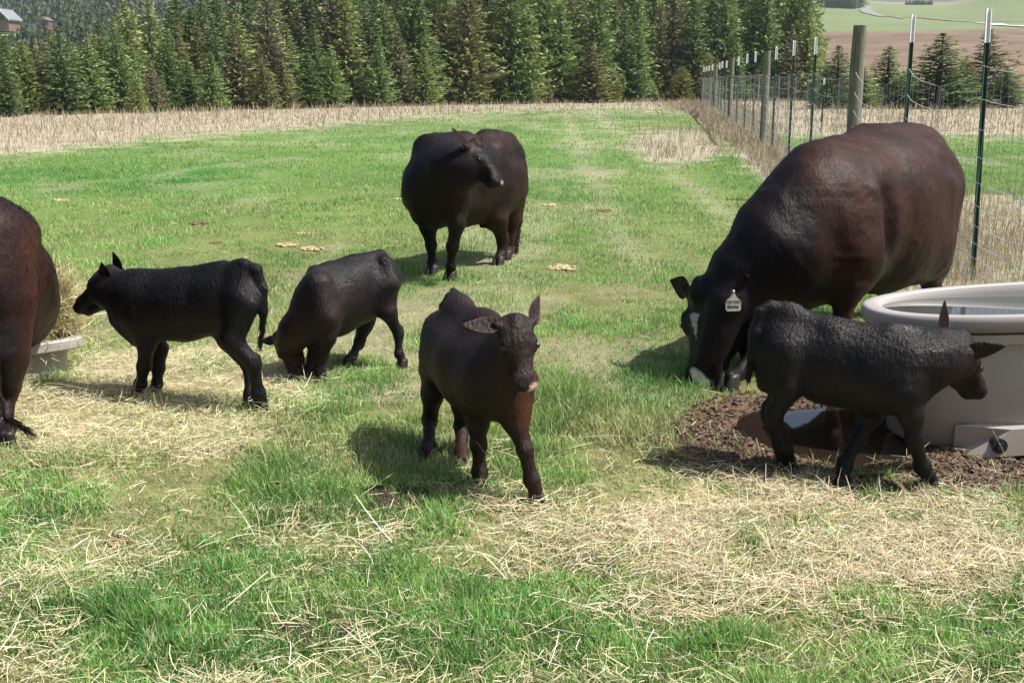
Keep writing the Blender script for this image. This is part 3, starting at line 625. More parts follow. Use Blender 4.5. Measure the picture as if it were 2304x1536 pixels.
        r, H, i = animal('calf', 'calf', 'dark brown calf with a pink nose spot walking towards the camera', 1.0,
            trunk=[(1010, 760, 4.86, 66), (1022, 790, 4.72, 80), (1060, 828, 4.48, 94), (1108, 852, 4.26, 96)], neck=[(1118, 835, 4.22, 82), (1150, 785, 4.14, 56)],
            poll=(1166, 716, 4.10), nose=(1196, 872, 3.98), uph=(.42, -1, .35), hw=1.22, hd=1.08,
            legs=[('f', [(1075, 905, 4.36), (1075, 950, 4.34), (1077, 1000, 4.32), (1079, 1060, 4.31), (1081, 1092, 4.30)]), ('f', [(1150, 890, 4.18), (1160, 950, 4.16), (1181, 1012, 4.12), (1196, 1078, 4.12), (1206, 1120, 4.13)]),
                  ('h', [(985, 820, 4.86), (972, 885, 4.80), (967, 945, 4.86), (963, 1000, 4.72), (956, 1033, 4.62)]), ('h', [(1040, 830, 4.76), (1042, 905, 4.70), (1040, 960, 4.74), (1038, 1016, 4.60), (1040, 1050, 4.52)])],
            tail=[(1014, 668, 4.92, 12), (1000, 690, 5.0, 10), (992, 780, 5.02, 7)], ears=[((.95, -.22, -.35), (.1, -.15, 1.), BRN * 2.2), ((.42, -.9, -.25), (.5, 0, .9), BRN * 2.2)], colfn=col_C, marks=mk_C, lat=.82, seed=3, lk=1.1, ear_size=(.135, .040),
            extra=[((1021, 655, 4.84, 9), (1036, 690, 4.74, 22), .05), ((1030, 700, 4.74, 26), (1090, 732, 4.46, 30), .08), ((1085, 732, 4.46, 30), (1145, 766, 4.22, 40), .08), ((985, 740, 4.8, 34), (980, 830, 4.78, 38), .06), ((1172, 860, 4.22, 26), (1165, 920, 4.18, 26), .06)], hlen=.02, nhair=48000)
    if not DBG or 'D' in DBG:
        def col_D(V, n, h):
            c = np.tile(BLK * .9, (len(V), 1)); px, py = proj(V); c = mixc(c, DKB, sstep(.5, .8, patchy(V, 5, 16)) * .5)
            return mixc(c, BRN * .8, .35 * gauss(px, py, 2180, 840, 50, 40))
        r, H, i = animal('calf', 'calf', 'glossy black calf standing in the mud in front of the grey water tank', 1.0,
            trunk=[(1752, 752, 4.52, 66), (1785, 785, 4.49, 82), (1870, 815, 4.42, 93), (1975, 835, 4.33, 97), (2020, 838, 4.30, 90)], neck=[(2040, 818, 4.28, 76), (2105, 806, 4.27, 56), (2150, 808, 4.29, 45)],
            poll=(2172, 748, 4.32), nose=(2232, 862, 4.46), uph=(.82, .12, .5), hw=1.06, hd=1.18,
            legs=[('f', [(2030, 880, 4.20), (2050, 935, 4.19), (2058, 985, 4.20), (2075, 1048, 4.24), (2092, 1090, 4.27)]), ('f', [(1990, 880, 4.40), (1958, 935, 4.38), (1930, 985, 4.34), (1902, 1040, 4.30), (1894, 1092, 4.26)]),
                  ('h', [(1765, 790, 4.42), (1775, 870, 4.38), (1742, 935, 4.40), (1768, 1010, 4.42), (1778, 1062, 4.43)]), ('h', [(1752, 790, 4.60), (1762, 870, 4.58), (1732, 930, 4.58), (1755, 1000, 4.50), (1762, 1066, 4.44)])],
            tail=[(1735, 690, 4.50, 16), (1712, 704, 4.50, 13), (1699, 745, 4.49, 11), (1692, 800, 4.48, 9), (1686, 842, 4.48, 6)], ears=[((.45, .22, .90), (-.9, .3, .2), DKB), ((.2, -.75, .55), (-.9, .2, .2), BRN * .5)], colfn=col_D, lat=.74, seed=4, lk=1.16, ear_size=(.14, .044),
            extra=[((1742, 694, 4.50, 14), (1780, 705, 4.48, 14), .05), ((1780, 706, 4.48, 14), (1870, 738, 4.40, 16), .05), ((1870, 738, 4.4, 16), (2000, 752, 4.32, 16), .05), ((2010, 756, 4.3, 18), (2140, 768, 4.29, 22), .05), ((1722, 800, 4.46, 24), (1728, 860, 4.45, 26), .05)], hlen=.018, nhair=48000)
        tail_switch(r, i['org'], [(1690, 800, 4.47), (1684, 850, 4.47)], 260, .05, .012, COAT, BLK)
    if not DBG or 'E' in DBG:
        def col_E(V, n, h):
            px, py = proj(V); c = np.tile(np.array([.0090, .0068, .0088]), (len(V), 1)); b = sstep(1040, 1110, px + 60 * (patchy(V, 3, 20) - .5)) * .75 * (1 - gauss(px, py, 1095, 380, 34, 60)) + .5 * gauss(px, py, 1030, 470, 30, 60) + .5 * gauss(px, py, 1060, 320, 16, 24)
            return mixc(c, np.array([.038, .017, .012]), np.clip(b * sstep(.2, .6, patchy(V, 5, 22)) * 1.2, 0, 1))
        def mk_E(V, n, c, h):
            d = np.linalg.norm(V - (h['P0'] + h['L'] * (h['f'] * 1.0 - h['u'] * .12)), axis=1) / h['L']
            return mixc(c, np.array([.45, .38, .38]), .8 * (1 - sstep(.05, .09, d)))
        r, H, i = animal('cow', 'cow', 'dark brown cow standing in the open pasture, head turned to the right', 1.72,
            trunk=[(1128, 392, 10.25, 78), (1108, 400, 10.05, 92), (1045, 408, 9.65, 98), (994, 410, 9.3, 99)], neck=[(990, 385, 9.15, 66), (1012, 384, 8.97, 54), (1038, 382, 8.88, 42), (1056, 378, 8.84, 36)],
            poll=(1076, 313, 8.86), nose=(1145, 402, 8.72), uph=(.7, -.3, .6), hw=1.3, hd=1.36,
            lat=.70, legs=[('f', [(960, 455, 9.35), (963, 505, 9.38), (970, 552, 9.40), (972, 592, 9.40), (973, 616, 9.36)]), ('f', [(1025, 445, 9.05), (1028, 500, 9.02), (1018, 556, 9.04), (1014, 600, 9.06), (1014, 628, 9.08)]),
                  ('h', [(1118, 430, 9.88), (1120, 492, 9.80), (1130, 542, 9.92), (1127, 574, 9.88), (1122, 597, 9.84)]), ('h', [(1152, 430, 10.3), (1150, 490, 10.3), (1146, 535, 10.3), (1143, 566, 10.28), (1139, 586, 10.2)])],
            tail=[(1158, 322, 10.5, 9), (1172, 352, 10.55, 9), (1178, 430, 10.5, 7), (1170, 500, 10.45, 5), (1163, 545, 10.4, 5)], ears=[((.45, -.8, .25), (.3, .3, .9), DKB), ((.6, -.6, .2), (-.2, .6, .6), BRN)], colfn=col_E, marks=mk_E, seed=5, vox=.013, ear_size=(.11, .034),
            extra=[((960, 330, 9.25, 28), (1045, 322, 9.6, 22), .06), ((1095, 312, 9.95, 18), (1140, 318, 10.2, 20), .06), ((960, 430, 9.1, 52), (965, 470, 9.15, 40), .08), ((935, 400, 9.3, 26), (945, 450, 9.3, 28), .06), ((1152, 350, 10.2, 26), (1150, 430, 10.15, 30), .05), ((1120, 308, 10.0, 12), (1112, 340, 9.85, 20), .03), ((1095, 500, 9.8, 10), (1085, 508, 9.8, 5), .03)], hlen=.026, nhair=50000)
        tail_switch(r, i['org'], [(1167, 510, 10.42), (1161, 562, 10.38)], 400, .12, .03, COAT, DKB)
    if not DBG or 'F' in DBG:
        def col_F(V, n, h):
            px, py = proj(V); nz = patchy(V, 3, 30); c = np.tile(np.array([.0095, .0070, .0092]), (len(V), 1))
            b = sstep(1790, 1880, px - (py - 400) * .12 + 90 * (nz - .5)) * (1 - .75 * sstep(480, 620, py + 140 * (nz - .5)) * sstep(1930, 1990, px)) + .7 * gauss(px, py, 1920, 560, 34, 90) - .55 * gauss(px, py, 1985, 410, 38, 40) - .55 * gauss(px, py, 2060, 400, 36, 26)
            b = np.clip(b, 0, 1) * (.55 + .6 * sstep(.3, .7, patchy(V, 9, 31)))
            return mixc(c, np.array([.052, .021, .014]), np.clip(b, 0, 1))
        def mk_F(V, n, c, h):
            q = (V - h['P0']) / h['L']; a = q @ h['f']; b = q @ h['l']; u = q @ h['u']; jit = .012 * (patchy(V, 40, 5) - .5)
            star = (np.abs(b + .03 - (a - .3) * .22 + jit * 2) < .075 * np.clip((.53 - a) / .26, 0, 1)) & (a > .27 + .25 * np.abs(b + .03) + .1 * (b + .03)) & (a < .53) & (u > -.2)
            star2 = star.astype(float)
            sn = 1 - sstep(.09, .125, np.sqrt(((a - .90) / 1.0) ** 2 + ((b - .07 - (a - .9) * .6) / .85) ** 2 + ((u + .09) / 1.6) ** 2) + jit * 2)
            pk = 1 - sstep(.06, .12, np.sqrt((a - 1.0) ** 2 + (b - .08) ** 2 + ((u + .16) / 1.3) ** 2))
            c = mixc(c, np.array([.42, .38, .34]), star2); c = mixc(c, np.array([.30, .17, .13]), .7 * pk); return mixc(c, np.array([.78, .74, .68]), sn)
        r, H, i = animal('cow', 'cow', 'large brown-black cow grazing behind the tank, ear tag and white face marks', 1.78,
            trunk=[(2048, 425, 7.25, 122), (2010, 448, 7.0, 150), (1955, 470, 6.72, 168), (1885, 490, 6.42, 160), (1845, 500, 6.27, 150)], neck=[(1825, 500, 6.2, 142), (1740, 560, 6.05, 104), (1676, 616, 6.02, 72), (1634, 672, 6.06, 58)],
            poll=(1560, 634, 5.97), nose=(1532, 872, 5.78), uph=(-.78, -.63, .05), hw=1.22, hd=1.68,
            legs=[('f', [(1895, 560, 6.12), (1910, 640, 6.05), (1888, 740, 6.02), (1876, 812, 6.02), (1872, 850, 6.0)]), ('f', [(1800, 600, 6.25), (1762, 680, 6.18), (1702, 765, 6.0), (1664, 840, 5.86), (1640, 880, 5.76)]),
                  ('h', [(2080, 480, 7.25), (2090, 590, 7.15), (2100, 680, 7.3), (2098, 720, 7.2), (2090, 755, 7.05)]), ('h', [(1990, 480, 7.6), (2000, 590, 7.6), (1990, 650, 7.7), (1985, 690, 7.65), (1985, 722, 7.6)])],
            tail=[(2090, 300, 7.55, 14), (2118, 345, 7.62, 12), (2128, 440, 7.66, 10), (2122, 560, 7.6, 8)], ears=[((.85, -.42, -.1), (0, .3, 1), BRN * .3), ((.85, -.38, .34), (.1, .6, .8), BRN * .9)], colfn=col_F, marks=mk_F, lat=.84, seed=6, vox=.0125, ear_size=(.096, .042),
            extra=[((1835, 375, 6.3, 40), (1960, 325, 6.8, 30), .08), ((1960, 322, 6.8, 30), (2050, 312, 7.2, 26), .08), ((2075, 350, 7.15, 40), (2100, 430, 7.1, 56), .08), ((1880, 430, 6.2, 66), (1915, 560, 6.1, 60), .08), ((1740, 470, 6.1, 40), (1830, 395, 6.25, 44), .1), ((1865, 575, 6.25, 105), (1800, 612, 6.15, 82), .1), ((1770, 610, 6.12, 60), (1706, 668, 6.08, 44), .08), ((1638, 690, 5.90, 48), (1596, 806, 5.86, 30), .06), ((1722, 715, 6.06, 46), (1688, 812, 5.98, 24), .05), ((1990, 560, 6.75, 90), (2060, 560, 7.0, 80), .1), ((2105, 500, 7.2, 40), (2095, 590, 7.15, 40), .08)], hlen=.022, nhair=90000)
        # ear tag hanging in the near ear
        root = r; base = H(.10, .40, -.20); nrm = unit(np.array([.02, -1, .12])); dn = unit(np.array([.02, 0, -1.]) - nrm * np.dot(np.array([.02, 0, -1.]), nrm)); rt = np.cross(dn, nrm); rt = rt * np.sign(rt[0])
        at_ = at(1650, 652, 5.76); W = .044
        out = [(-.13, 0), (.13, 0), (.16, .28), (.42, .60), (.92, .92), (.98, 1.05), (.98, 1.62), (.80, 1.80), (-.80, 1.80), (-.98, 1.62), (-.98, 1.05), (-.92, .92), (-.42, .60), (-.16, .28)]
        V = [at_ + rt * a * W * .96 + dn * b * W * 1.45 + nrm * s_ for s_ in (.0012, -.0012) for a, b in out]; n_ = len(out)
        F = [tuple(range(n_)), tuple(range(n_, 2 * n_))[::-1]] + [(k, k + n_, (k + 1) % n_ + n_, (k + 1) % n_) for k in range(n_)]
        F = [f_[::-1] for f_ in F]
        tg = mesh_np('ear_tag', V, faces=F, mat=mat_basic('tag_plastic', (.40, .37, .31), rough=.45, noise=60, cvar=.15), parent=root, origin=i['org'])
        bt = sphv(at_ + nrm * .004 + dn * .008, .008, 10, 6); mesh_np('tag_button', bt[0], faces=bt[1], mat=mat_basic('tag_pin', (.5, .47, .40), rough=.4), parent=tg, smooth=True, origin=i['org'])
        ink = mat_basic('tag_ink', (.015, .013, .02), rough=.6)
        for txt, dy, sz in (('Y23 YOY', 1.62, .020), ('Shirley', 2.22, .024)):
            cu = bpy.data.curves.new('tag_lettering', 'FONT'); cu.body = txt; cu.size = sz; cu.align_x = 'CENTER'; cu.extrude = .0004; cu.offset = .0004
            tmp = bpy.data.objects.new('t', cu); C.objects.link(tmp); bpy.context.view_layer.update()
            me = bpy.data.meshes.new_from_object(tmp.evaluated_get(bpy.context.evaluated_depsgraph_get())); bpy.data.objects.remove(tmp)
            me.name = 'tag_lettering'; me.materials.clear(); me.materials.append(ink); to = bpy.data.objects.new('tag_lettering', me); C.objects.link(to); to.parent = tg
            M = Matrix([[rt[k], -dn[k], nrm[k], 0] for k in range(3)] + [[0, 0, 0, 1]]); pos = at_ + dn * (dy * W) + nrm * .0024 - i['org']
            M.translation = Vector(pos); to.matrix_local = M
    if not DBG or 'G' in DBG:
        def col_G(V, n, h):
            px, py = proj(V); nz = patchy(V, 4, 50); c = np.tile(np.array([.0115, .0078, .0095]), (len(V), 1))
            b = .62 * np.exp(-((px - 84 + (py - 600) * -.05 + 30 * (nz - .5)) / 24) ** 2) * sstep(470, 560, py) + .3 * sstep(.45, .65, nz) + .5 * gauss(px, py, 45, 900, 20, 60)
            return mixc(c, np.array([.078, .031, .021]), np.clip(b, 0, 1))
        r, H, i = animal('cow', 'cow', 'shaggy dark cow seen from behind, cut off by the left edge of the photo', 1.78,
            trunk=[(-70, 612, 5.05, 138), (-64, 640, 5.45, 152), (-48, 648, 5.95, 150), (-42, 640, 6.45, 122)], neck=[(-36, 640, 6.6, 90), (0, 680, 6.95, 60), (12, 700, 7.05, 52)],
            poll=(20, 665, 7.1), nose=(62, 760, 7.05), uph=(.5, .7, .5),
            legs=[('f', [(-10, 740, 6.2), (-8, 780, 6.2), (-10, 815, 6.2), (-10, 835, 6.15), (-12, 850, 6.1)]), ('f', [(-90, 720, 6.35), (-90, 770, 6.35), (-92, 800, 6.3), (-92, 822, 6.25), (-92, 838, 6.2)]),
                  ('h', [(-10, 700, 4.98), (-2, 790, 4.92), (10, 870, 5.02), (12, 965, 4.86), (10, 1022, 4.75)]), ('h', [(-140, 700, 5.1), (-150, 790, 5.05), (-150, 860, 5.15), (-150, 950, 5.0), (-150, 1000, 4.88)])],
            tail=[(-62, 480, 4.88, 18), (-30, 560, 4.78, 16), (-18, 700, 4.74, 13), (-12, 860, 4.72, 10), (2, 930, 4.7, 9)], ears=[((.8, -.4, 0), (0, .3, 1), BRN), ((.8, -.4, 0), (0, .3, 1), BRN)], colfn=col_G, lat=1.0, seed=7, vox=.013,
            extra=[((20, 640, 5.5, 74), (24, 690, 5.7, 84), .12), ((-15, 555, 5.0, 50), (10, 520, 5.1, 44), .10), ((-60, 520, 5.0, 70), (-50, 500, 5.5, 60), .1), ((-15, 680, 4.95, 60), (0, 790, 4.92, 34), .12), ((48, 530, 5.3, 30), (60, 600, 5.35, 36), .1), ((-5, 785, 4.9, 42), (14, 868, 4.98, 30), .08)], hlen=.034, nhair=42000)
        tail_switch(r, i['org'], [(-10, 880, 4.69), (6, 935, 4.67), (34, 952, 4.66), (56, 966, 4.66)], 420, .08, .022, COAT, BRN * .3, 4)

# ---------------------------------------------------------------- trees
def conifer_mesh(seed, H=8.0, R=1.5, col=(.05, .08, .03), base=.04, dens=1.0, pw=.72, loose=.0, bark=(.09, .065, .05)):
    r = np.random.default_rng(seed); V = []; cc = []; n = int(64 * dens)
    P = []; D = []; S = []; K = []
    for k in range(n):
        t = (k + r.random()) / n; z = H * (base + (1 - base) * t); Rb = R * (1 - t) ** pw * (.62 + .38 * min(1, t * 6)) + .05
        nb = int(7 + 3 * (1 - t)); a0 = r.uniform(0, 6.28)
        for j in range(nb):
            a = a0 + 6.283 * j / nb + r.normal(0, .25); L = Rb * r.uniform(.6, 1.15) * (.72 + .56 * vnoise(np.array([3 * math.cos(a)]), np.array([3 * math.sin(a) + z * 1.1]), 1.0, seed)[0]) * (1 if r.random() > .12 + loose else .4); sh = r.uniform(.6, 1.45)
            ns = max(2, int(L / .115)); u = (np.arange(ns) + r.random(ns)) / ns; u = .12 + .88 * u
            x = np.cos(a) * L * u; y = np.sin(a) * L * u; zz = z - .22 * L * u + .28 * L * u ** 2.2 + r.normal(0, .05, ns)
            P.append(np.stack([x, y, zz], 1)); d = np.stack([np.cos(a) + r.normal(0, .45, ns), np.sin(a) + r.normal(0, .45, ns), r.normal(.12, .35, ns)], 1)
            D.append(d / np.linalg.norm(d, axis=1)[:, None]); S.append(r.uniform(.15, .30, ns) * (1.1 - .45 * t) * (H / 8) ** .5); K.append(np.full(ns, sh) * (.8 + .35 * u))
    P = np.concatenate(P); D = np.concatenate(D); S = np.concatenate(S)[:, None]; K = np.concatenate(K)
    q = r.normal(0, 1, P.shape); sd = np.cross(D, q); sd /= np.linalg.norm(sd, axis=1)[:, None]
    V = np.stack([P - sd * S * .34 - D * S * .3, P + sd * S * .30, P + D * S * 1.1, P - sd * S * .22 + D * S * .5], 1).reshape(-1, 3)
    i = np.arange(len(P))[:, None] * 4; Q = np.concatenate([i, i + 1, i + 2, i + 3], 1)
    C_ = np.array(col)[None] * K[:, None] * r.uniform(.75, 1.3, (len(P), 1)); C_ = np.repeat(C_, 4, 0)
    tv, tf = tube([(0, 0, -.3), (.03, .02, H * .35), (0, 0, H * .7), (0, 0, H * .97)], [.022 * H, .015 * H, .008 * H, .002 * H], 7)
    return V, Q, C_, tv, tf
TREEM = {}; GREENM = []
def tree_protos():
    fol = mat_basic('needles', attr='col', rough=.6, spec=.25, transl=.22); bk = mat_basic('bark', (.10, .075, .058), rough=.9, noise=12, cvar=.4)
    TREEM['fol'] = fol; TREEM['bark'] = bk
    defs = [('dark', 11, 8, 1.9, (.125, .180, .062), 1.1, .72, 0), ('dark', 12, 8, 1.7, (.115, .170, .066), 1.0, .68, .1), ('green', 13, 8, 1.95, (.175, .25, .085), 1.1, .66, 0), ('green', 14, 8, 1.65, (.16, .235, .085), 1.0, .7, .1),
            ('olive', 15, 8, 1.9, (.215, .26, .09), 1.0, .62, .05), ('olive', 16, 8, 1.7, (.185, .20, .08), 1.0, .74, .1), ('brown', 17, 8, 1.7, (.185, .18, .105), .8, .85, .15), ('gold', 18, 8, 2.1, (.20, .20, .06), 1.1, .5, .05)]
    for (k, sd, H, R, c, dn, pw, lo) in defs:
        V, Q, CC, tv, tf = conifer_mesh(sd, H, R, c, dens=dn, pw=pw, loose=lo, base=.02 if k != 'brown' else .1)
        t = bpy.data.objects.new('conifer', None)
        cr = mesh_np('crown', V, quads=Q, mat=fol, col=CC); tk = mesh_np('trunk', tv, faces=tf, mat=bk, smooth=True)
        TREEM.setdefault(k, []).append((cr.data, tk.data)); bpy.data.objects.remove(cr); bpy.data.objects.remove(tk); bpy.data.objects.remove(t)
def put_tree(kind, x, y, h, wsc, label, group, r, z=None, cat='tree', name='conifer'):
    cr, tk = TREEM[kind][r.integers(0, len(TREEM[kind]))]
    z = float(hz(x, y)) if z is None else z
    e = empty(name, (x, y, z - .05), label, cat, group); s = h / 8.0; e.scale = (s * wsc * 1.15, s * wsc * 1.15, s); e.rotation_euler = (r.normal(0, .03), r.normal(0, .03), r.uniform(0, 6.28))
    for nm, me in (('crown', cr), ('trunk', tk)):
        o = bpy.data.objects.new(nm, me); C.objects.link(o); o.parent = e
    return e
ORD = ['first', 'second', 'third', 'fourth', 'fifth', 'sixth', 'seventh', 'eighth', 'ninth', 'tenth', 'eleventh', 'twelfth', 'thirteenth', 'fourteenth', 'fifteenth', 'sixteenth', 'seventeenth', 'eighteenth', 'nineteenth', 'twentieth']
def build_trees():
    tree_protos(); r = np.random.default_rng(5)
    edge = lambda px: np.interp(px, [-300, 0, 400, 900, 1500, 1850], [47, 50, 58, 70, 84, 88])
    W_ = lambda px, y: (px - 1152) / FPX * (y * .98)
    ztop = lambda y, tp: CAMH + (HOR - tp) * y / FPX
    # front row, each one told apart: (px, top py, width factor, kind)
    front = [(-40, 170, 1.1, 'dark'), (22, 118, 1.1, 'dark'), (72, 168, 1.25, 'gold'), (105, 185, 1.0, 'olive'), (150, 72, 1.2, 'dark'), (205, 92, 1.2, 'green'), (262, 160, 1.0, 'brown'), (312, 160, .9, 'olive'), (352, 132, 1.1, 'brown'), (368, 168, 1.0, 'green'),
             (428, 138, 1.5, 'dark'), (478, 120, 1.0, 'green'), (530, 70, 1.1, 'brown'), (602, 122, 1.1, 'olive'), (640, 130, 1.3, 'olive'), (694, 122, 1.6, 'dark'), (746, 110, 1.1, 'green'), (812, 120, 1.0, 'brown'), (856, 92, 1.0, 'green'), (905, 60, 1.0, 'brown'), (955, 110, 1.2, 'olive'), (1045, 86, 1.3, 'olive'), (1082, 168, 1.3, 'green'), (1112, 146, 1.6, 'dark'), (1180, 120, 1.2, 'green'),
             (1232, 170, 1.0, 'brown'), (1328, 98, 1.7, 'olive'), (1376, 150, 1.0, 'gold'), (1430, 70, 1.2, 'green'), (1470, 186, 1.3, 'olive'), (1530, 150, 1.3, 'gold'), (1590, 120, 1.1, 'olive'), (1650, 100, 1.2, 'green'), (1706, 130, 1.2, 'dark'), (1748, 110, 1.1, 'olive'), (1772, 64, 1.1, 'brown'), (1806, 30, 1.1, 'olive'), (1815, 168, 1.3, 'gold')]
    desc = {'dark': 'dark green', 'green': 'mid green', 'olive': 'olive green', 'brown': 'thin brownish', 'gold': 'bushy yellow-green'}
    cnt = {}
    for (px, tp, ws, k) in front:
        cnt[k] = cnt.get(k, 0) + 1
    seen = {}
    for (px, tp, ws, k) in front:
        y = float(edge(px)) + r.uniform(-1, 2); h = ztop(y, tp); seen[k] = seen.get(k, 0) + 1
        vis = ORD[seen[k] - 1] + ' from the left'
        if px == -40: lab = 'dark green conifer cut by the left edge of the photo, forest front row'
        elif px == 1806: lab = 'tall rounded olive conifer ending the wood on the right, against the brown hillside'
        elif px == 1772: lab = 'bare brownish conifer just left of the last tree of the wood'
        elif px == 1328: lab = 'broad olive conifer in the front row, between the standing cow and the fence'
        elif px == 72: lab = 'bushy yellow-green conifer at the far left of the front row, bright low crown'
        else: lab = '%s %s conifer in the front row, %s in this colour' % ('small' if tp > 115 else 'tall', desc[k], vis)
        put_tree(k, W_(px, y), y, h, ws * (1.15 if h < 4.5 else .95), lab, 'front row of the wood', r)
    # packed wood behind
    for row, (dy, th, n) in enumerate(((3, .8, 46), (7, 1.0, 48), (12, 1.15, 46), (18, 1.3, 42))):
        for j in range(n):
            px = -120 + (1945 - row * 12) * (j + r.uniform(.1, .9)) / n
            if px > 1800 - row * 8: continue
            y = float(edge(px)) + dy + r.uniform(-1.5, 1.5)
            top = np.interp(px, [-100, 100, 200, 300, 420, 560, 700, 900, 1800], [88, 88, 62, 32, 4, -20, -60, -90, -70]) + r.uniform(-10, 130) - 14 * row * (px > 250) - 5
            k = r.choice(['dark', 'green', 'olive', 'brown', 'dark', 'green', 'olive'])
            h = max(ztop(y, top), 3.5)
            put_tree(k, W_(px, y), y, h, float(np.clip(1.3 - h * .035, .75, 1.25)) * r.uniform(.85, 1.15), '%s conifer packed behind the front row, %s' % ({'dark': 'dark green', 'green': 'mid green', 'olive': 'olive', 'brown': 'brownish'}[str(k)], 'above the left cow and feed trough' if px < 140 else 'above the left black calf' if px < 540 else 'above the grazing black calf' if px < 900 else 'above the standing cow' if px < 1200 else 'right of the standing cow' if px < 1560 else 'behind the far end of the fence'), 'conifers packed behind the front row', r)
    # bushy conifers beyond the fence on the right
    rt = [(1880, 106, 1.35, 'dark', 'bushy dark conifer just left of the thick wooden post, partly hidden by it'), (1942, 150, 1.2, 'olive', 'small olive conifer just right of the thick wooden post'), (1992, 106, 1.5, 'green', 'bushy green conifer standing left of the second nearest white-capped post'),
          (2040, 150, 1.2, 'olive', 'low conifer directly behind the second nearest white-capped post'), (2108, 80, 1.75, 'dark', 'biggest dark conifer beyond the wire, between the two nearest white-capped posts'), (2164, 132, 1.3, 'gold', 'yellow-green conifer on the right flank of the biggest conifer beyond the wire'), (2216, 72, 1.6, 'brown', 'brownish pointed conifer behind the nearest white-capped post'), (2262, 150, 1.5, 'dark', 'low dark conifer at the right end of the trees beyond the wire'), (1850, 150, 1.1, 'green', 'small green conifer in the gap between the wood and the wooden post')]
    for (px, tp, ws, k, lab) in rt:
        y = 66 + r.uniform(-2, 3); put_tree(k, W_(px, y), y, ztop(y, tp), ws * 1.55, lab, 'conifers beyond the wire fence', r)
    # hilltop trees
    for j, px in enumerate((1852, 1868, 1884, 1900, 1916, 1930)):
        x, y, z = hill_pt(px, [13, 16, 18, 19, 20, 18][j]); put_tree('dark', x, y, 9.5 + r.uniform(-1, 2.5), 1.9, 'dark tree in the clump on the hilltop beside the white rail fence', 'clump of dark trees on the hilltop', r, z=z)
    for j, px in enumerate((2040, 2047, 2055, 2062, 2068, 2074, 2080, 2088, 2094)):
        x, y, z = hill_pt(px, 11.5); put_tree('dark', x, y, 3.2 + r.uniform(-.6, .6), 2.2, 'tiny dark tree in the row on the skyline', 'row of tiny trees on the skyline', r, z=z)
    # far wooded hillside on the left: reads as one mass
    VL = []; CL = []
    for (n, y0, y1, nk, s0, s1) in ((850, 112, 262, 150, .30, .52), (2500, 262, 640, 48, .8, 1.4)):
        px = r.uniform(-260, 1790, n); yy = y0 + (y1 - y0) * r.random(n) ** .85; x = (px - 1152) / FPX * yy; z = hz(x, yy)
        H = r.uniform(7, 13, n) * np.interp(yy, [112, 260, 330], [.5, .65, 1])
        cap = CAMH + (HOR - 84 + r.uniform(-8, 14, n)) * yy / FPX - z; H = np.where((px < 175) & (yy < 294), np.minimum(H, cap), H)
        keep = (H > 1.5) & ~((px < 150) & (yy < 312) & (yy > 272)); x, yy, z, H = x[keep], yy[keep], z[keep], H[keep]; n = len(x)
        Rr = H * r.uniform(.17, .25, n); t = r.random((n, nk)) ** .8; a = r.uniform(0, 6.28, (n, nk)); rr = Rr[:, None] * (1 - t) * r.uniform(.5, 1.15, (n, nk)) + .1
        P = np.stack([x[:, None] + rr * np.cos(a), yy[:, None] + rr * np.sin(a), z[:, None] + H[:, None] * (.05 + .95 * t)], -1).reshape(-1, 3)
        D = np.stack([np.cos(a), np.sin(a), -.6 + .0 * a], -1).reshape(-1, 3); q = r.normal(0, 1, P.shape); sd = np.cross(D, q); sd /= np.linalg.norm(sd, axis=1)[:, None]; up = np.array([0, 0, 1.])
        S = r.uniform(s0, s1, (len(P), 1)); VL.append(np.stack([P - sd * S * .5, P + sd * S * .5, P + up * S * .9 - D * S * .3], 1).reshape(-1, 3))
        cb = np.array([[.085, .125, .075], [.10, .145, .07], [.075, .115, .08], [.13, .14, .08]])[r.integers(0, 4, n)]; CL.append(np.repeat(np.repeat(cb, nk, 0) * r.uniform(.6, 1.4, (n * nk, 1)), 3, 0))
    V = np.concatenate(VL); CC = np.concatenate(CL); i = np.arange(len(V) // 3)[:, None] * 3
    o = mesh_np('far_wood', V, tris=np.concatenate([i, i + 1, i + 2], 1), mat=TREEM['fol'], col=CC); tag(o, 'far conifer wood covering the hillside behind the nearer trees', 'wood', kind='stuff')
def hill_pt(px, py):
    d = ray(px, py)
    prev = None
    for t in np.arange(115, 1500, 1.0):
        P = CAMP + d * t
        if P[2] < float(hz(P[0], P[1])): return P[0], P[1], float(hz(P[0], P[1]))
    # over the crest: stand it on the skyline
    best = max(np.arange(400, 1200, 5.0), key=lambda y: (float(hz((px - 1152) / FPX * y, y)) - CAMH) / y)
    x = (px - 1152) / FPX * best; return x, best, float(hz(x, best))
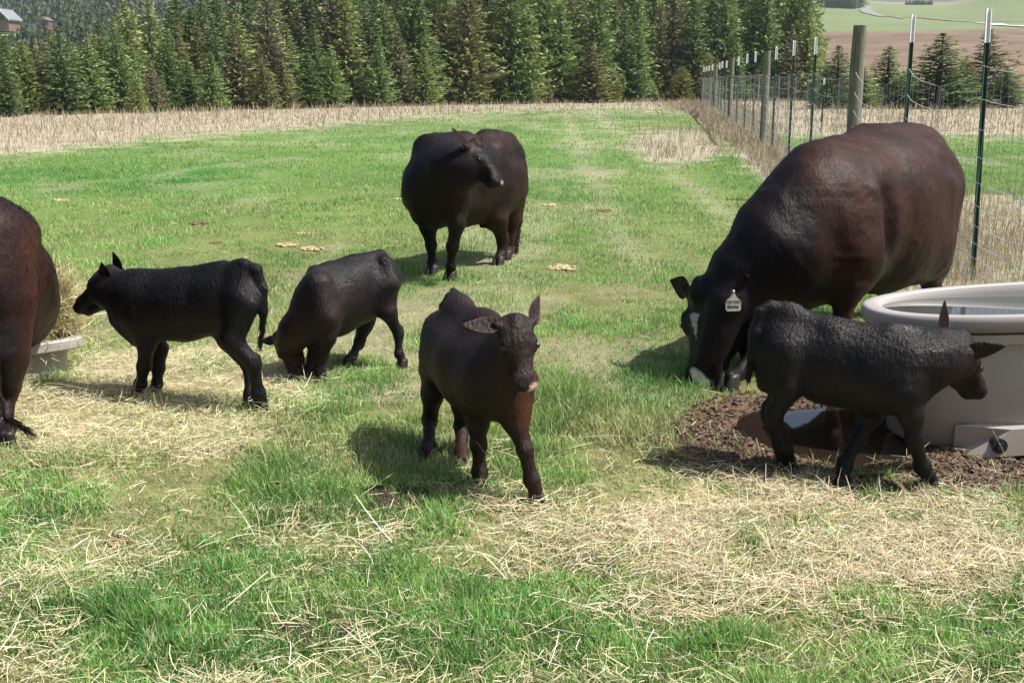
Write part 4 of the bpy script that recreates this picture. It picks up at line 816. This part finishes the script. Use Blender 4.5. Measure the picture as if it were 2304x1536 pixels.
def build_far():
    # farmhouse, red shed, road, rails
    tr = mat_basic('house_roof', (.20, .215, .24), rough=.5, noise=3, cvar=.1); wl = mat_basic('house_wall', (.16, .10, .085), rough=.8, noise=2, cvar=.15); wh = mat_basic('white_paint', (.80, .80, .80), rough=.5, noise=4, cvar=.06)
    gl = mat_basic('window_glass', (.03, .035, .045), rough=.1, spec=.6)
    d = 292.0; x0 = lambda px: (px - 1152) / FPX * d; zz = lambda py: CAMH + (HOR - py) / FPX * d
    hx = x0(34); e = empty('farmhouse', (hx, d, zz(76)), 'small farmhouse with grey roof and white-edged gable above the trees at left', 'house')
    def add(nm, parts, m, par=e): 
        V, F = merge(parts); return mesh_np(nm, V, faces=F, mat=m, parent=par, origin=(hx, d, zz(76)))
    b0, b1 = x0(4), x0(37); g0, g1 = x0(34), x0(72); zb = zz(78)
    def prism_x(xa, xb, y0, y1, z0, z1):      # ridge runs along x
        ym = (y0 + y1) / 2; V = [(xa, y0, z0), (xb, y0, z0), (xb, y1, z0), (xa, y1, z0), (xa, ym, z1), (xb, ym, z1)]; return V, [(0, 1, 5, 4), (2, 3, 4, 5), (0, 4, 3), (1, 2, 5), (0, 3, 2, 1)]
    def prism_y(xa, xb, y0, y1, z0, z1):
        xm = (xa + xb) / 2; V = [(xa, y0, z0), (xb, y0, z0), (xb, y1, z0), (xa, y1, z0), (xm, y0, z1), (xm, y1, z1)]; return V, [(0, 1, 4), (2, 3, 5), (0, 4, 5, 3), (1, 2, 5, 4), (0, 3, 2, 1)]
    add('wall', [boxv(((b0 + b1) / 2, d + 3, (zb + zz(61)) / 2), (b1 - b0, 6, zz(61) - zb)), boxv(((g0 + g1) / 2, d + 2, (zb + zz(54)) / 2), (g1 - g0 - .8, 7, zz(54) - zb)), prism_y(g0 + .4, g1 - .4, d - 1.5, d + 5.5, zz(54), zz(35))], wl)
    rf = add('roof', [prism_x(b0 - .3, b1 + .3, d - .9, d + 7, zz(61.5), zz(41))], tr)
    # gable roof slabs with white edge
    xm = (g0 + g1) / 2; sl = []
    for sg in (-1, 1):
        xe = xm + sg * (g1 - g0) / 2 * 1.08; V = []
        for y_ in (d - 2.2, d + 6): V += [(xm, y_, zz(34)), (xe, y_, zz(55.5)), (xe, y_, zz(55.5) + .35), (xm, y_, zz(34) + .35)]
        sl.append((V, [(0, 1, 2, 3), (7, 6, 5, 4), (0, 4, 5, 1), (2, 6, 7, 3), (1, 5, 6, 2), (0, 3, 7, 4)]))
    add('roof', sl, tr)
    tr_ = []
    for sg in (-1, 1):
        xe = xm + sg * (g1 - g0) / 2 * 1.08; a = np.array([xm, d - 2.35, zz(34) - .1]); b = np.array([xe, d - 2.35, zz(55.5) - .1]); w_ = np.array([0, 0, .55]); t_ = np.array([0, .12, 0])
        tr_.append(([a, b, b + w_, a + w_, a + t_, b + t_, b + w_ + t_, a + w_ + t_], [(0, 1, 2, 3), (7, 6, 5, 4), (0, 4, 5, 1), (3, 2, 6, 7), (0, 3, 7, 4), (1, 5, 6, 2)]))
    add('gable_trim', tr_, wh); add('porch_rail', [boxv((x0(40), d - 2.0, zz(60)), (1.9, .15, .5))], wh)
    for px_ in (42, 56): add('window', [boxv((x0(px_), d - 1.52, zz(57 if px_ == 42 else 50)), (1.0, .08, 1.1))], gl)
    add('window', [boxv((x0(20), d - .04, zz(69)), (1.3, .08, .9))], gl)
    sx = x0(116); s = empty('shed', (sx, d + 8, zz(74)), 'dull reddish shed half hidden by treetops, right of the farmhouse', 'shed')
    wm = mat_basic('shed_wall', (.13, .075, .075), rough=.85, noise=3, cvar=.2)
    V, F = boxv((0, 0, 1.2), (2.9, 4, 2.6)); mesh_np('wall', V, faces=F, mat=wm, parent=s)
    V, F = prism_y(-1.7, 1.7, -2.3, 2.3, 2.5, 3.5); mesh_np('roof', V, faces=F, mat=mat_basic('shed_roof', (.16, .12, .11), rough=.7), parent=s)
    V, F = boxv((0.3, -2.04, .9), (1.0, .08, 1.9)); mesh_np('door', V, faces=F, mat=gl, parent=s)
    # lane winding up the hill, pale gravel strip at right
    def drape(name, pts, wds, m, kind='structure', lab=None, cat=None):
        Q = [];
        for (px, py) in pts: Q.append(hill_pt(px, py))
        Q = np.array(Q); T = []; 
        for i in range(len(Q) - 1):
            for t in np.linspace(0, 1, 12, endpoint=False): T.append(Q[i] * (1 - t) + Q[i + 1] * t)
        T.append(Q[-1]); T = np.array(T); wd = np.interp(np.linspace(0, 1, len(T)), np.linspace(0, 1, len(wds)), wds); g = np.gradient(T[:, :2], axis=0); g /= np.linalg.norm(g, axis=1)[:, None]; nrm = np.stack([-g[:, 1], g[:, 0]], 1)
        V = []
        for sgn in (-1, -.5, 0, .5, 1):
            p = T[:, :2] + nrm * (wd * sgn)[:, None]; V.append(np.stack([p[:, 0], p[:, 1], hz(p[:, 0], p[:, 1]) + .35], 1))
        V = np.stack(V, 1).reshape(-1, 3); F = [(i * 5 + k, i * 5 + k + 1, (i + 1) * 5 + k + 1, (i + 1) * 5 + k) for i in range(len(T) - 1) for k in range(4)]
        o = mesh_np(name, V, faces=F, mat=m); tag(o, lab, cat, kind=kind); return o
    gv = mat_basic('gravel', (.20, .20, .19), rough=.9, noise=.4, cvar=.15)
    drape('road', [(1952, 15), (1946, 22), (1952, 29), (1975, 36), (2030, 43)], [2.2, 2.6, 3.0, 2.0, 1.4], gv)
    drape('track', [(1975, 34), (2030, 39), (2080, 42), (2140, 48), (2200, 51), (2304, 49)], [1.5, 2.4, 2.4, 2.0, 1.6, 1.2], mat_basic('bank_soil', (.20, .15, .12), rough=.95, noise=.5, cvar=.25))
    drape('gravel_bed', [(2198, 53), (2240, 56), (2290, 60), (2380, 63)], [1.0, 3.0, 4.0, 4.5], mat_basic('pale_stones', (.48, .47, .47), rough=.9, noise=.6, cvar=.3))
    # white rail fence on the hilltop
    P = [np.array(hill_pt(px, py)) for px, py in ((1782, 4), (1800, 6), (1822, 8), (1845, 11), (1880, 15))]
    f = empty('rail_fence', P[0], 'white rail fence along the hilltop left of the dark clump', 'fence')
    V, F = merge([tube([p + np.array([0, 0, zf]) for p in P], .28, 5) for zf in (1.0, 2.0)]); mesh_np('rail', V, faces=F, mat=wh, parent=f, origin=P[0])
    for a, b in zip(P[:-1], P[1:]):
        for t in (0, .5):
            q = a * (1 - t) + b * t; V, F = tube([q - np.array([0, 0, .5]), q + np.array([0, 0, 2.3])], .22, 5); mesh_np('rail_post', V, faces=F, mat=wh, parent=f, origin=P[0])

# ---------------------------------------------------------------- wire fence, tank, trough, dung
def tpost_mesh(H=2.3):
    """steel T post: flange, web and studs; the top 28 cm is white"""
    prof = [(-.022, 0), (.022, 0), (.022, .006), (.004, .007), (.004, .036), (-.004, .036), (-.004, .007), (-.022, .006)]
    def pris(z0, z1, g=1.0):
        V = [(x * g, y * g, z) for z in (z0, z1) for x, y in prof]; n = len(prof); return V, [tuple(range(n))[::-1], tuple(range(n, 2 * n))] + [(i, (i + 1) % n, (i + 1) % n + n, i + n) for i in range(n)]
    studs = [boxv((0, -.006, z), (.014, .013, .016)) for z in np.arange(.12, H - .32, .056)]
    return merge([pris(-.3, H - .28)] + studs), pris(H - .28, H, 1.12)
def build_fence():
    g = mat_basic('post_green', (.018, .055, .040), rough=.45, spec=.4, noise=25, cvar=.3); wh = mat_basic('post_white', (.80, .81, .84), rough=.4, noise=30, cvar=.06)
    wd = bpy.data.materials.new('weathered_wood'); wd.use_nodes = True; n, l = N(wd); p = n['Principled BSDF']; tc = n.new('ShaderNodeTexCoord'); mp = n.new('ShaderNodeMapping'); mp.inputs['Scale'].default_value = (22, 22, 1.4); nz = n.new('ShaderNodeTexNoise'); nz.inputs['Scale'].default_value = 2.2; nz.inputs['Detail'].default_value = 6
    cr = n.new('ShaderNodeValToRGB'); cr.color_ramp.elements[0].position = .32; cr.color_ramp.elements[0].color = (.075, .085, .055, 1); cr.color_ramp.elements[1].position = .68; cr.color_ramp.elements[1].color = (.24, .235, .18, 1)
    l.new(tc.outputs['Object'], mp.inputs[0]); l.new(mp.outputs[0], nz.inputs[0]); l.new(nz.outputs[0], cr.inputs[0]); l.new(cr.outputs[0], p.inputs['Base Color']); p.inputs['Roughness'].default_value = .85
    b = n.new('ShaderNodeBump'); b.inputs['Strength'].default_value = .6; l.new(nz.outputs[0], b.inputs['Height']); l.new(b.outputs[0], p.inputs['Normal'])
    fx = lambda y: 2.616 + .1345 * y
    org = np.array([fx(9.1), 9.1, 0]); F0 = empty('wire_fence', org, 'woven wire fence on white-capped steel posts and wooden posts along the right side', 'fence')
    (tv, tf), (cv, cf) = tpost_mesh(); tp = cp = None; r = np.random.default_rng(9)
    tops = [(9.1, 2.21, .045), (11.8, 2.31, .012), (19.2, 2.35, .012), (22.4, 2.4, .01), (25.8, 2.38, .012), (31.6, 2.40, .01), (35, 2.43, -.005), (38.6, 2.4, .01), (46, 2.4, 0), (49, 2.4, .01), (51.5, 2.38, 0), (59, 2.4, 0), (63, 2.4, .01), (67, 2.4, 0), (71, 2.4, 0)]
    wood = [(15.1, 2.35, .092), (28.3, 2.35, .085), (42.6, 2.45, .085), (55.5, 2.4, .085), (72.5, 2.4, .085)]
    rot = math.atan2(-.1345, 1)
    for i, (y, H, ln) in enumerate(tops):
        if tp is None:
            tp = mesh_np('steel_post', tv, faces=tf, mat=g, parent=F0); cp = mesh_np('white_cap', cv, faces=cf, mat=wh, parent=tp); a, c = tp, cp
        else:
            a = tp.copy(); C.objects.link(a); a.parent = F0; c = cp.copy(); C.objects.link(c); c.parent = a
        x = fx(y); a.location = (x - org[0] + (.07 if i == 0 else 0), y - org[1], float(ground_z(np.array([x]), np.array([y]))[0])); a.scale = (1 + .012 * max(0, y - 20), 1 + .012 * max(0, y - 20), H / 2.3); a.rotation_euler = (r.normal(0, .006), ln, rot + PI / 2 * .0 + PI * .5)
        a.rotation_mode = 'XYZ'; a.rotation_euler = (0, ln, PI / 2 + .55)
    for (y, H, rd) in wood:
        zs = np.linspace(-.3, H, 9); pts = [(r.normal(0, .004), r.normal(0, .004), z) for z in zs]; rr = rd * (1.06 - .06 * zs / H) * (1 + r.normal(0, .012, 9)); rr[-1] *= .93
        V, F = tube(pts, rr, 20); o = mesh_np('wooden_post', V, faces=F, mat=wd, parent=F0, smooth=False); o.location = (fx(y) - org[0], y - org[1], 0)
    for (ya, yb, z) in ((28.3, 42.6, 1.70), (42.6, 55.5, 1.72)):
        pts = [(fx(ya + (yb - ya) * t) - org[0], ya + (yb - ya) * t - org[1], z + .03 * math.sin(t * 9)) for t in np.linspace(0, 1, 10)]; V, F = tube(pts, .05, 8); mesh_np('brace_rail', V, faces=F, mat=wd, parent=F0)
    # woven wire: horizontal strands sagging between posts, vertical stays every 15 cm
    wm = mat_basic('galvanised_wire', (.52, .54, .55), rough=.5, spec=.6, metallic=.3); ps = [5.2, 9.1, 11.8, 15.1, 19.2, 22.4, 25.8, 28.3, 31.6, 35, 38.6, 42.6, 46, 49, 51.5, 55.5, 59, 63, 67, 72.5]
    hts = [.06, .14, .24, .36, .50, .66, .84, 1.04, 1.26, 1.50, 1.76]; V = []; F = []
    def rod(a, b, rd):
        k = len(V); d = unit(b - a); u = unit(np.cross(d, [0.3, 1, .2])); v = np.cross(d, u)
        for q in (a, b):
            for t in range(3): V.append(q + rd * (math.cos(2.094 * t) * u + math.sin(2.094 * t) * v))
        F.extend([(k + t, k + (t + 1) % 3, k + 3 + (t + 1) % 3, k + 3 + t) for t in range(3)])
    for i, (a, b_) in enumerate(zip(ps[:-1], ps[1:])):
        sagk = [.5, .85, 1.1, .7, .5, .4, .4, .3][min(i, 7)] ; skew = r.normal(0, .03, len(hts)); 
        def pt(t, z, j=0):
            y = a + (b_ - a) * t; s_ = 4 * t * (1 - t); bulge = .05 * s_ * math.sin(t * 11 + i); return np.array([fx(y) - .03 + bulge, y, max(.02, z * (1 - .10 * sagk * s_) - .03 * sagk * s_ * math.sin(z * 4 + i) )])
        ns = 8 if a < 30 else 3
        for j, h in enumerate(hts):
            if a > 44 and j % 2: continue
            for k in range(ns): rod(pt(k / ns, h), pt((k + 1) / ns, h), max(.0027, .00014 * a))
        nv = int((b_ - a) / .15) if a < 30 else int((b_ - a) / .4)
        for k in range(nv):
            t = (k + .5) / nv; lean = .02 * math.sin(t * 6 + i) / (b_ - a)
            for j in range(0, len(hts) - 1, 2): rod(pt(t + lean * hts[j], hts[j]), pt(t + lean * hts[j + 2 if j + 2 < len(hts) else -1], hts[min(j + 2, len(hts) - 1)]), max(.0022, .00012 * a))
    V = np.array(V); mesh_np('woven_wire', V, faces=F, mat=wm, parent=F0, origin=org)
    # second fence across the far paddock: only its posts show
    for (px, py, lab) in ((1850, 182, 'slim white-capped post in the far paddock, left of the thick wooden post'), (2036, 189, 'slim white-capped far post seen just right of the second nearest steel post'), (2211, 195, 'slim white-capped far post seen just left of the nearest steel post')):
        y = 36.0; x = (px - 1152) / FPX * y * .98; zt = CAMH - (py - 6 - HOR) * y / FPX
        e = empty('steel_post', (x, y, 0), lab, 'post', 'white-capped posts in the far paddock')
        a = tp.copy(); a.name = 'shaft'; C.objects.link(a); a.parent = e; a.location = (0, 0, 0); a.scale = (1.1, 1.1, zt / 2.3); a.rotation_euler = (0, 0, 2.1)
        c = cp.copy(); c.name = 'cap'; C.objects.link(c); c.parent = a
def ring_loft(secs, n=72, closed_bottom=True):
    """secs: list of (half x, half y, z, squareness); lofted superellipse rings"""
    V = []; F = []
    for (a, b, z, e) in secs:
        for k in range(n):
            t = 2 * PI * k / n; c, s = math.cos(t), math.sin(t); V.append((a * abs(c) ** (2 / e) * (1 if c >= 0 else -1), b * abs(s) ** (2 / e) * (1 if s >= 0 else -1), z))
    for i in range(len(secs) - 1):
        for k in range(n): F.append((i * n + k, i * n + (k + 1) % n, (i + 1) * n + (k + 1) % n, (i + 1) * n + k))
    F.append(tuple(range((len(secs) - 1) * n, len(secs) * n))); return V, F
def build_tank():
    pl = bpy.data.materials.new('tank_plastic'); pl.use_nodes = True; n, l = N(pl); p = n['Principled BSDF']; p.inputs['Roughness'].default_value = .42; p.inputs['Specular IOR Level'].default_value = .4
    tc = n.new('ShaderNodeTexCoord'); nz = n.new('ShaderNodeTexNoise'); nz.inputs['Scale'].default_value = 3.5; nz.inputs['Detail'].default_value = 7; mx = n.new('ShaderNodeMix'); mx.data_type = 'RGBA'; mx.inputs['A'].default_value = (.345, .325, .32, 1); mx.inputs['B'].default_value = (.33, .28, .23, 1)
    sp = n.new('ShaderNodeSeparateXYZ'); mr = n.new('ShaderNodeMapRange'); mr.inputs[1].default_value = .30; mr.inputs[2].default_value = .0; mr.inputs[3].default_value = 0; mr.inputs[4].default_value = .6; l.new(tc.outputs['Object'], sp.inputs[0]); l.new(sp.outputs[2], mr.inputs[0])
    ad = n.new('ShaderNodeMath'); ad.operation = 'MULTIPLY_ADD'; ad.use_clamp = True; l.new(nz.outputs[0], ad.inputs[0]); ad.inputs[1].default_value = 1.1; sb = n.new('ShaderNodeMath'); sb.operation = 'SUBTRACT'; l.new(mr.outputs[0], sb.inputs[0]); sb.inputs[1].default_value = .45; l.new(sb.outputs[0], ad.inputs[2])
    l.new(tc.outputs['Object'], nz.inputs['Vector']); l.new(ad.outputs[0], mx.inputs['Factor'])
    vz = n.new('ShaderNodeTexVoronoi'); vz.inputs['Scale'].default_value = 26; l.new(tc.outputs['Object'], vz.inputs['Vector']); m2 = n.new('ShaderNodeMapRange'); m2.inputs[1].default_value = .05; m2.inputs[2].default_value = .11; m2.inputs[3].default_value = .72; m2.inputs[4].default_value = 1; l.new(vz.outputs['Distance'], m2.inputs[0]); vm = n.new('ShaderNodeVectorMath'); vm.operation = 'SCALE'; l.new(mx.outputs['Result'], vm.inputs[0]); l.new(m2.outputs[0], vm.inputs['Scale']); l.new(vm.outputs[0], p.inputs['Base Color'])
    bz = n.new('ShaderNodeTexNoise'); bz.inputs['Scale'].default_value = 14; b = n.new('ShaderNodeBump'); b.inputs['Strength'].default_value = .12; l.new(tc.outputs['Object'], bz.inputs['Vector']); l.new(bz.outputs[0], b.inputs['Height']); l.new(b.outputs[0], p.inputs['Normal'])
    A, B, H = .90, .375, .64; cx, cy = TANKC
    e = empty('water_tank', (cx, cy, -.02), 'large oval grey plastic stock tank full of water beside the mud', 'water tank'); e.rotation_euler = (0, -math.radians(3.2), 0); e.location.z = .035
    secs = [(A * .80, B * .80, .0, 2.5), (A * .845, B * .83, .03, 2.5), (A * .90, B * .90, H * .72, 2.4), (A * .91, B * .91, H - .072, 2.4), (A * .965, B * .96, H - .072, 2.4), (A * .985, B * .985, H - .075, 2.4), (A * .995, B * .99, H - .03, 2.4), (A * .99, B * .985, H - .006, 2.4), (A * .97, B * .965, H, 2.4), (A * .915, B * .90, H - .001, 2.4), (A * .90, B * .885, H - .008, 2.4), (A * .885, B * .868, H - .04, 2.4), (A * .87, B * .85, .2, 2.4), (A * .82, B * .80, .03, 2.4)]
    V, F = ring_loft(secs, 96); body = mesh_np('tank_wall', V, faces=F, mat=pl, parent=e, smooth=True)
    # second lip band under the rim, with an end step
    n_ = 30; V = []; F = []
    for k in range(n_ + 1):
        t = PI * (1.27 + .20 * k / n_); c, s = math.cos(t), math.sin(t)
        for (g, z) in ((.905, H - .135), (.968, H - .13), (.975, H - .088), (.905, H - .088)):
            V.append((A * g * abs(c) ** (2 / 2.4) * (1 if c >= 0 else -1), B * g * abs(s) ** (2 / 2.4) * (1 if s >= 0 else -1), z))
    for k in range(n_):
        for j in range(4): F.append((k * 4 + j, k * 4 + (j + 1) % 4, (k + 1) * 4 + (j + 1) % 4, (k + 1) * 4 + j))
    F.append((0, 1, 2, 3)); F.append((n_ * 4 + 3, n_ * 4 + 2, n_ * 4 + 1, n_ * 4)); mesh_np('grip_band', V, faces=F, mat=pl, parent=e)
    # drain recess block and plug at the foot
    dx, dy = -.36, -B * .815
    V = [(-.20, .05, .0), (.16, .05, .0), (.16, -.055, .0), (-.13, -.055, .0), (-.20, .03, .13), (.16, .03, .13), (.16, -.045, .125), (.02, -.045, .12)]
    F = [(0, 3, 2, 1), (4, 5, 6, 7), (0, 4, 7, 3), (3, 7, 6, 2), (2, 6, 5, 1), (1, 5, 4, 0)]
    o = mesh_np('drain_block', V, faces=F, mat=pl, parent=e); o.location = (dx, dy, 0.0)
    V, F = tube([(-.035, -.02, .05), (-.035, -.062, .05)], [.036, .034], 20); V2, F2 = tube([(-.035, -.05, .05), (-.035, -.075, .05)], [.020, .018], 8); V, F = merge([(V, F), (V2, F2)]); k = mesh_np('drain_plug', V, faces=F, mat=mat_basic('plug_black', (.02, .02, .02), rough=.5), parent=o)
    wm = mat_basic('tank_water', (.05, .062, .058), rough=.02, spec=.6, bump=.012, bscale=4)
    V, F = ring_loft([(A * .884, B * .866, H - .058, 2.4)], 96); w_ = mesh_np('tank_water', V, faces=[F[-1]], mat=wm, parent=e); w_.rotation_euler = (0, math.radians(3.2), 0); w_.location = (-.035, 0, -.010)
TANKC = (2.57, 4.97)
def build_trough():
    pl = mat_basic('trough_plastic', (.36, .34, .31), rough=.5, noise=8, cvar=.12, bump=.1); cx, cy = -3.04, 5.97
    e = empty('feed_trough', (cx, cy, -.01), 'low grey plastic feed trough full of hay, half hidden behind the left cow', 'trough')
    A, B, H = .53, .34, .235
    V, F = ring_loft([(A * .82, B * .78, 0, 7), (A * .84, B * .80, .015, 7), (A * .87, B * .84, H - .062, 7), (A * .99, B * .985, H - .060, 8), (A, B, H - .052, 8), (A, B, H - .006, 8), (A * .99, B * .985, H, 8), (A * .90, B * .88, H, 7), (A * .88, B * .86, H - .02, 7), (A * .80, B * .78, .03, 7)], 80)
    o = mesh_np('trough_wall', V, faces=F, mat=pl, parent=e, smooth=False); e.rotation_euler = (0, 0, math.radians(38))
    r = np.random.default_rng(21); n = 9500; u = 1 - 2 * r.random(n) ** 1.6; u = u * .43; v = r.uniform(-1, 1, n) * .26; c, s_ = math.cos(math.radians(38)), math.sin(math.radians(38))
    hx = cx + u * c - v * s_; hy = cy + u * s_ + v * c; top = .22 + .40 * np.exp(-((hx + 2.62) ** 2 + (hy - 6.14) ** 2) / .028)
    B_ = np.stack([hx, hy, .10 + (top - .10) * r.random(n) ** .6], 1); L = r.uniform(.05, .22, n); az = r.uniform(0, 6.28, n); tilt = r.normal(.5, .55, n)
    cc = STRAW[r.integers(0, 6, n)] * r.uniform(.6, 1.1, (n, 1)) * np.array([.98, 1.02, .86])
    m = 1500; zz_ = r.random(m); B2 = np.stack([-2.575 + r.normal(0, .05, m) * (1.25 - zz_), 6.13 + r.normal(0, .06, m) * (1.25 - zz_), .16 + .34 * zz_], 1); B_ = np.r_[B_, B2]; L = np.r_[L, r.uniform(.06, .2, m)]; az = np.r_[az, r.uniform(0, 6.28, m)]; tilt = np.r_[tilt, r.normal(.75, .45, m)]; cc = np.r_[cc, STRAW[r.integers(0, 6, m)] * r.uniform(.7, 1.15, (m, 1))]; n += m
    V, Q, c3 = stalks(B_, L, az, tilt, r.uniform(.002, .004, n), cc, .7)
    h = mesh_np('hay_heap', V, quads=Q, mat=mat_basic('trough_hay', attr='col', rough=.6, spec=.3, transl=.12), col=c3, origin=(cx, cy, .1)); h.location = (cx, cy, .1); tag(h, 'tall loose heap of hay in the grey feed trough', 'hay heap')
def build_dung():
    r = np.random.default_rng(31); dk = (.045, .030, .024); pale = (.42, .33, .20); br = (.16, .09, .055)
    L = [(892, 1122, 72, dk, 'dark cow pat on the grass in the shadow of the brown calf'), (712, 1422, 78, dk, 'dark fresh cow pat near the bottom edge under a pale crust'), (728, 1388, 46, pale, 'pale dry crust lying on the dark cow pat near the bottom edge'), (100, 1046, 32, br, 'small reddish brown cow pat at the hooves of the left cow'),
         (645, 552, 30, pale, 'pile of pale dried dung lumps behind the grazing calf, left pile of two'), (702, 560, 30, pale, 'string of pale dried dung behind the grazing calf, right of the lumps'), (1262, 606, 38, pale, 'pale dried dung pile right of the standing cow'), (448, 508, 26, br, 'small brown dung pile in the left of the pasture'),
         (682, 526, 18, pale, 'small pale dry flake above the dung piles behind the grazing calf'), (804, 449, 15, br, 'small dark brown dung pat left of the standing cow'), (1352, 476, 26, br, 'brown dung pat in the grass far right of the standing cow'), (1235, 461, 20, pale, 'thin pale dried dung near the tail of the standing cow'), (135, 452, 24, pale, 'faint pale dung flakes at the upper left of the pasture'),
         (486, 548, 16, br, 'small brown flake of dung above the left calf'), (893, 447, 14, pale, 'little pale dung lump beside the standing cow at its left'), (1040, 1136, 16, pale, 'small pale dung lump in front of the brown calf'), (268, 1216, 34, br, 'crumbled brown dung in the lower left grass'), (650, 1345, 22, pale, 'small pale dung lump in the bottom grass left of the dark pat'), (930, 1490, 34, pale, 'pale crumbling dung at the bottom edge, centre'),
         (1845, 1486, 26, br, 'brown dung lump at the bottom edge right of centre')]
    for (px, py, rp, col, lab) in L:
        c = gr(px, py); R_ = rp * zc(c) / FPX; z = float(ground_z(c[:1], c[1:2])[0]); n = 60 if rp > 40 else 30; parts = []
        for k in range(n):
            a = r.uniform(0, 6.28); q = R_ * math.sqrt(r.random()) * .85; s = R_ * r.uniform(.06, .22) if col is not dk else R_ * r.uniform(.1, .34)
            V, F = sphv((0, 0, 0), s, 9, 6, r.uniform(.8, 1.4), r.uniform(.8, 1.2), r.uniform(.4, .8)); V = np.array(V); V = V * (1 + .22 * (vnoise(V[:, 0] * 60 + k, V[:, 1] * 60 + V[:, 2] * 50, 1) - .5))[:, None] + np.array([q * math.cos(a), q * math.sin(a), s * .18]); parts.append((V, F))
        V, F = merge(parts); m = mat_basic('dung', col, rough=.85, spec=.25, noise=60, cvar=.5, bump=.6, bscale=90)
        o = mesh_np('dung_pat', V, faces=F, mat=m, smooth=True); o.location = (c[0], c[1], z + .004); tag(o, lab, 'dung pat')
    c = gr(1650, 868)

def build_haze():
    V, F = boxv((0, 1300, 46.5), (4200, 2680, 97)); m = bpy.data.materials.new('haze_air'); m.use_nodes = True; n, l = N(m); n.clear()
    out = n.new('ShaderNodeOutputMaterial'); pv = n.new('ShaderNodeVolumePrincipled'); pv.inputs['Color'].default_value = (.80, .88, 1, 1); pv.inputs['Density'].default_value = .00022; l.new(pv.outputs[0], out.inputs['Volume'])
    tag(mesh_np('haze', V, faces=F, mat=m), 'thin pale haze in the air over the pasture and hills', 'haze', kind='stuff')

build_ground() if (not DBG or 'g' in DBG) else None
if not DBG or 'n' in DBG: build_far()
if not DBG or 't' in DBG: build_trees()
if not DBG or 'f' in DBG: build_fence(); build_tank(); build_trough()
build_animals()
if not DBG or 's' in DBG: build_dung(); build_grass(); build_hay()
if not DBG or 'h' in DBG: build_haze()
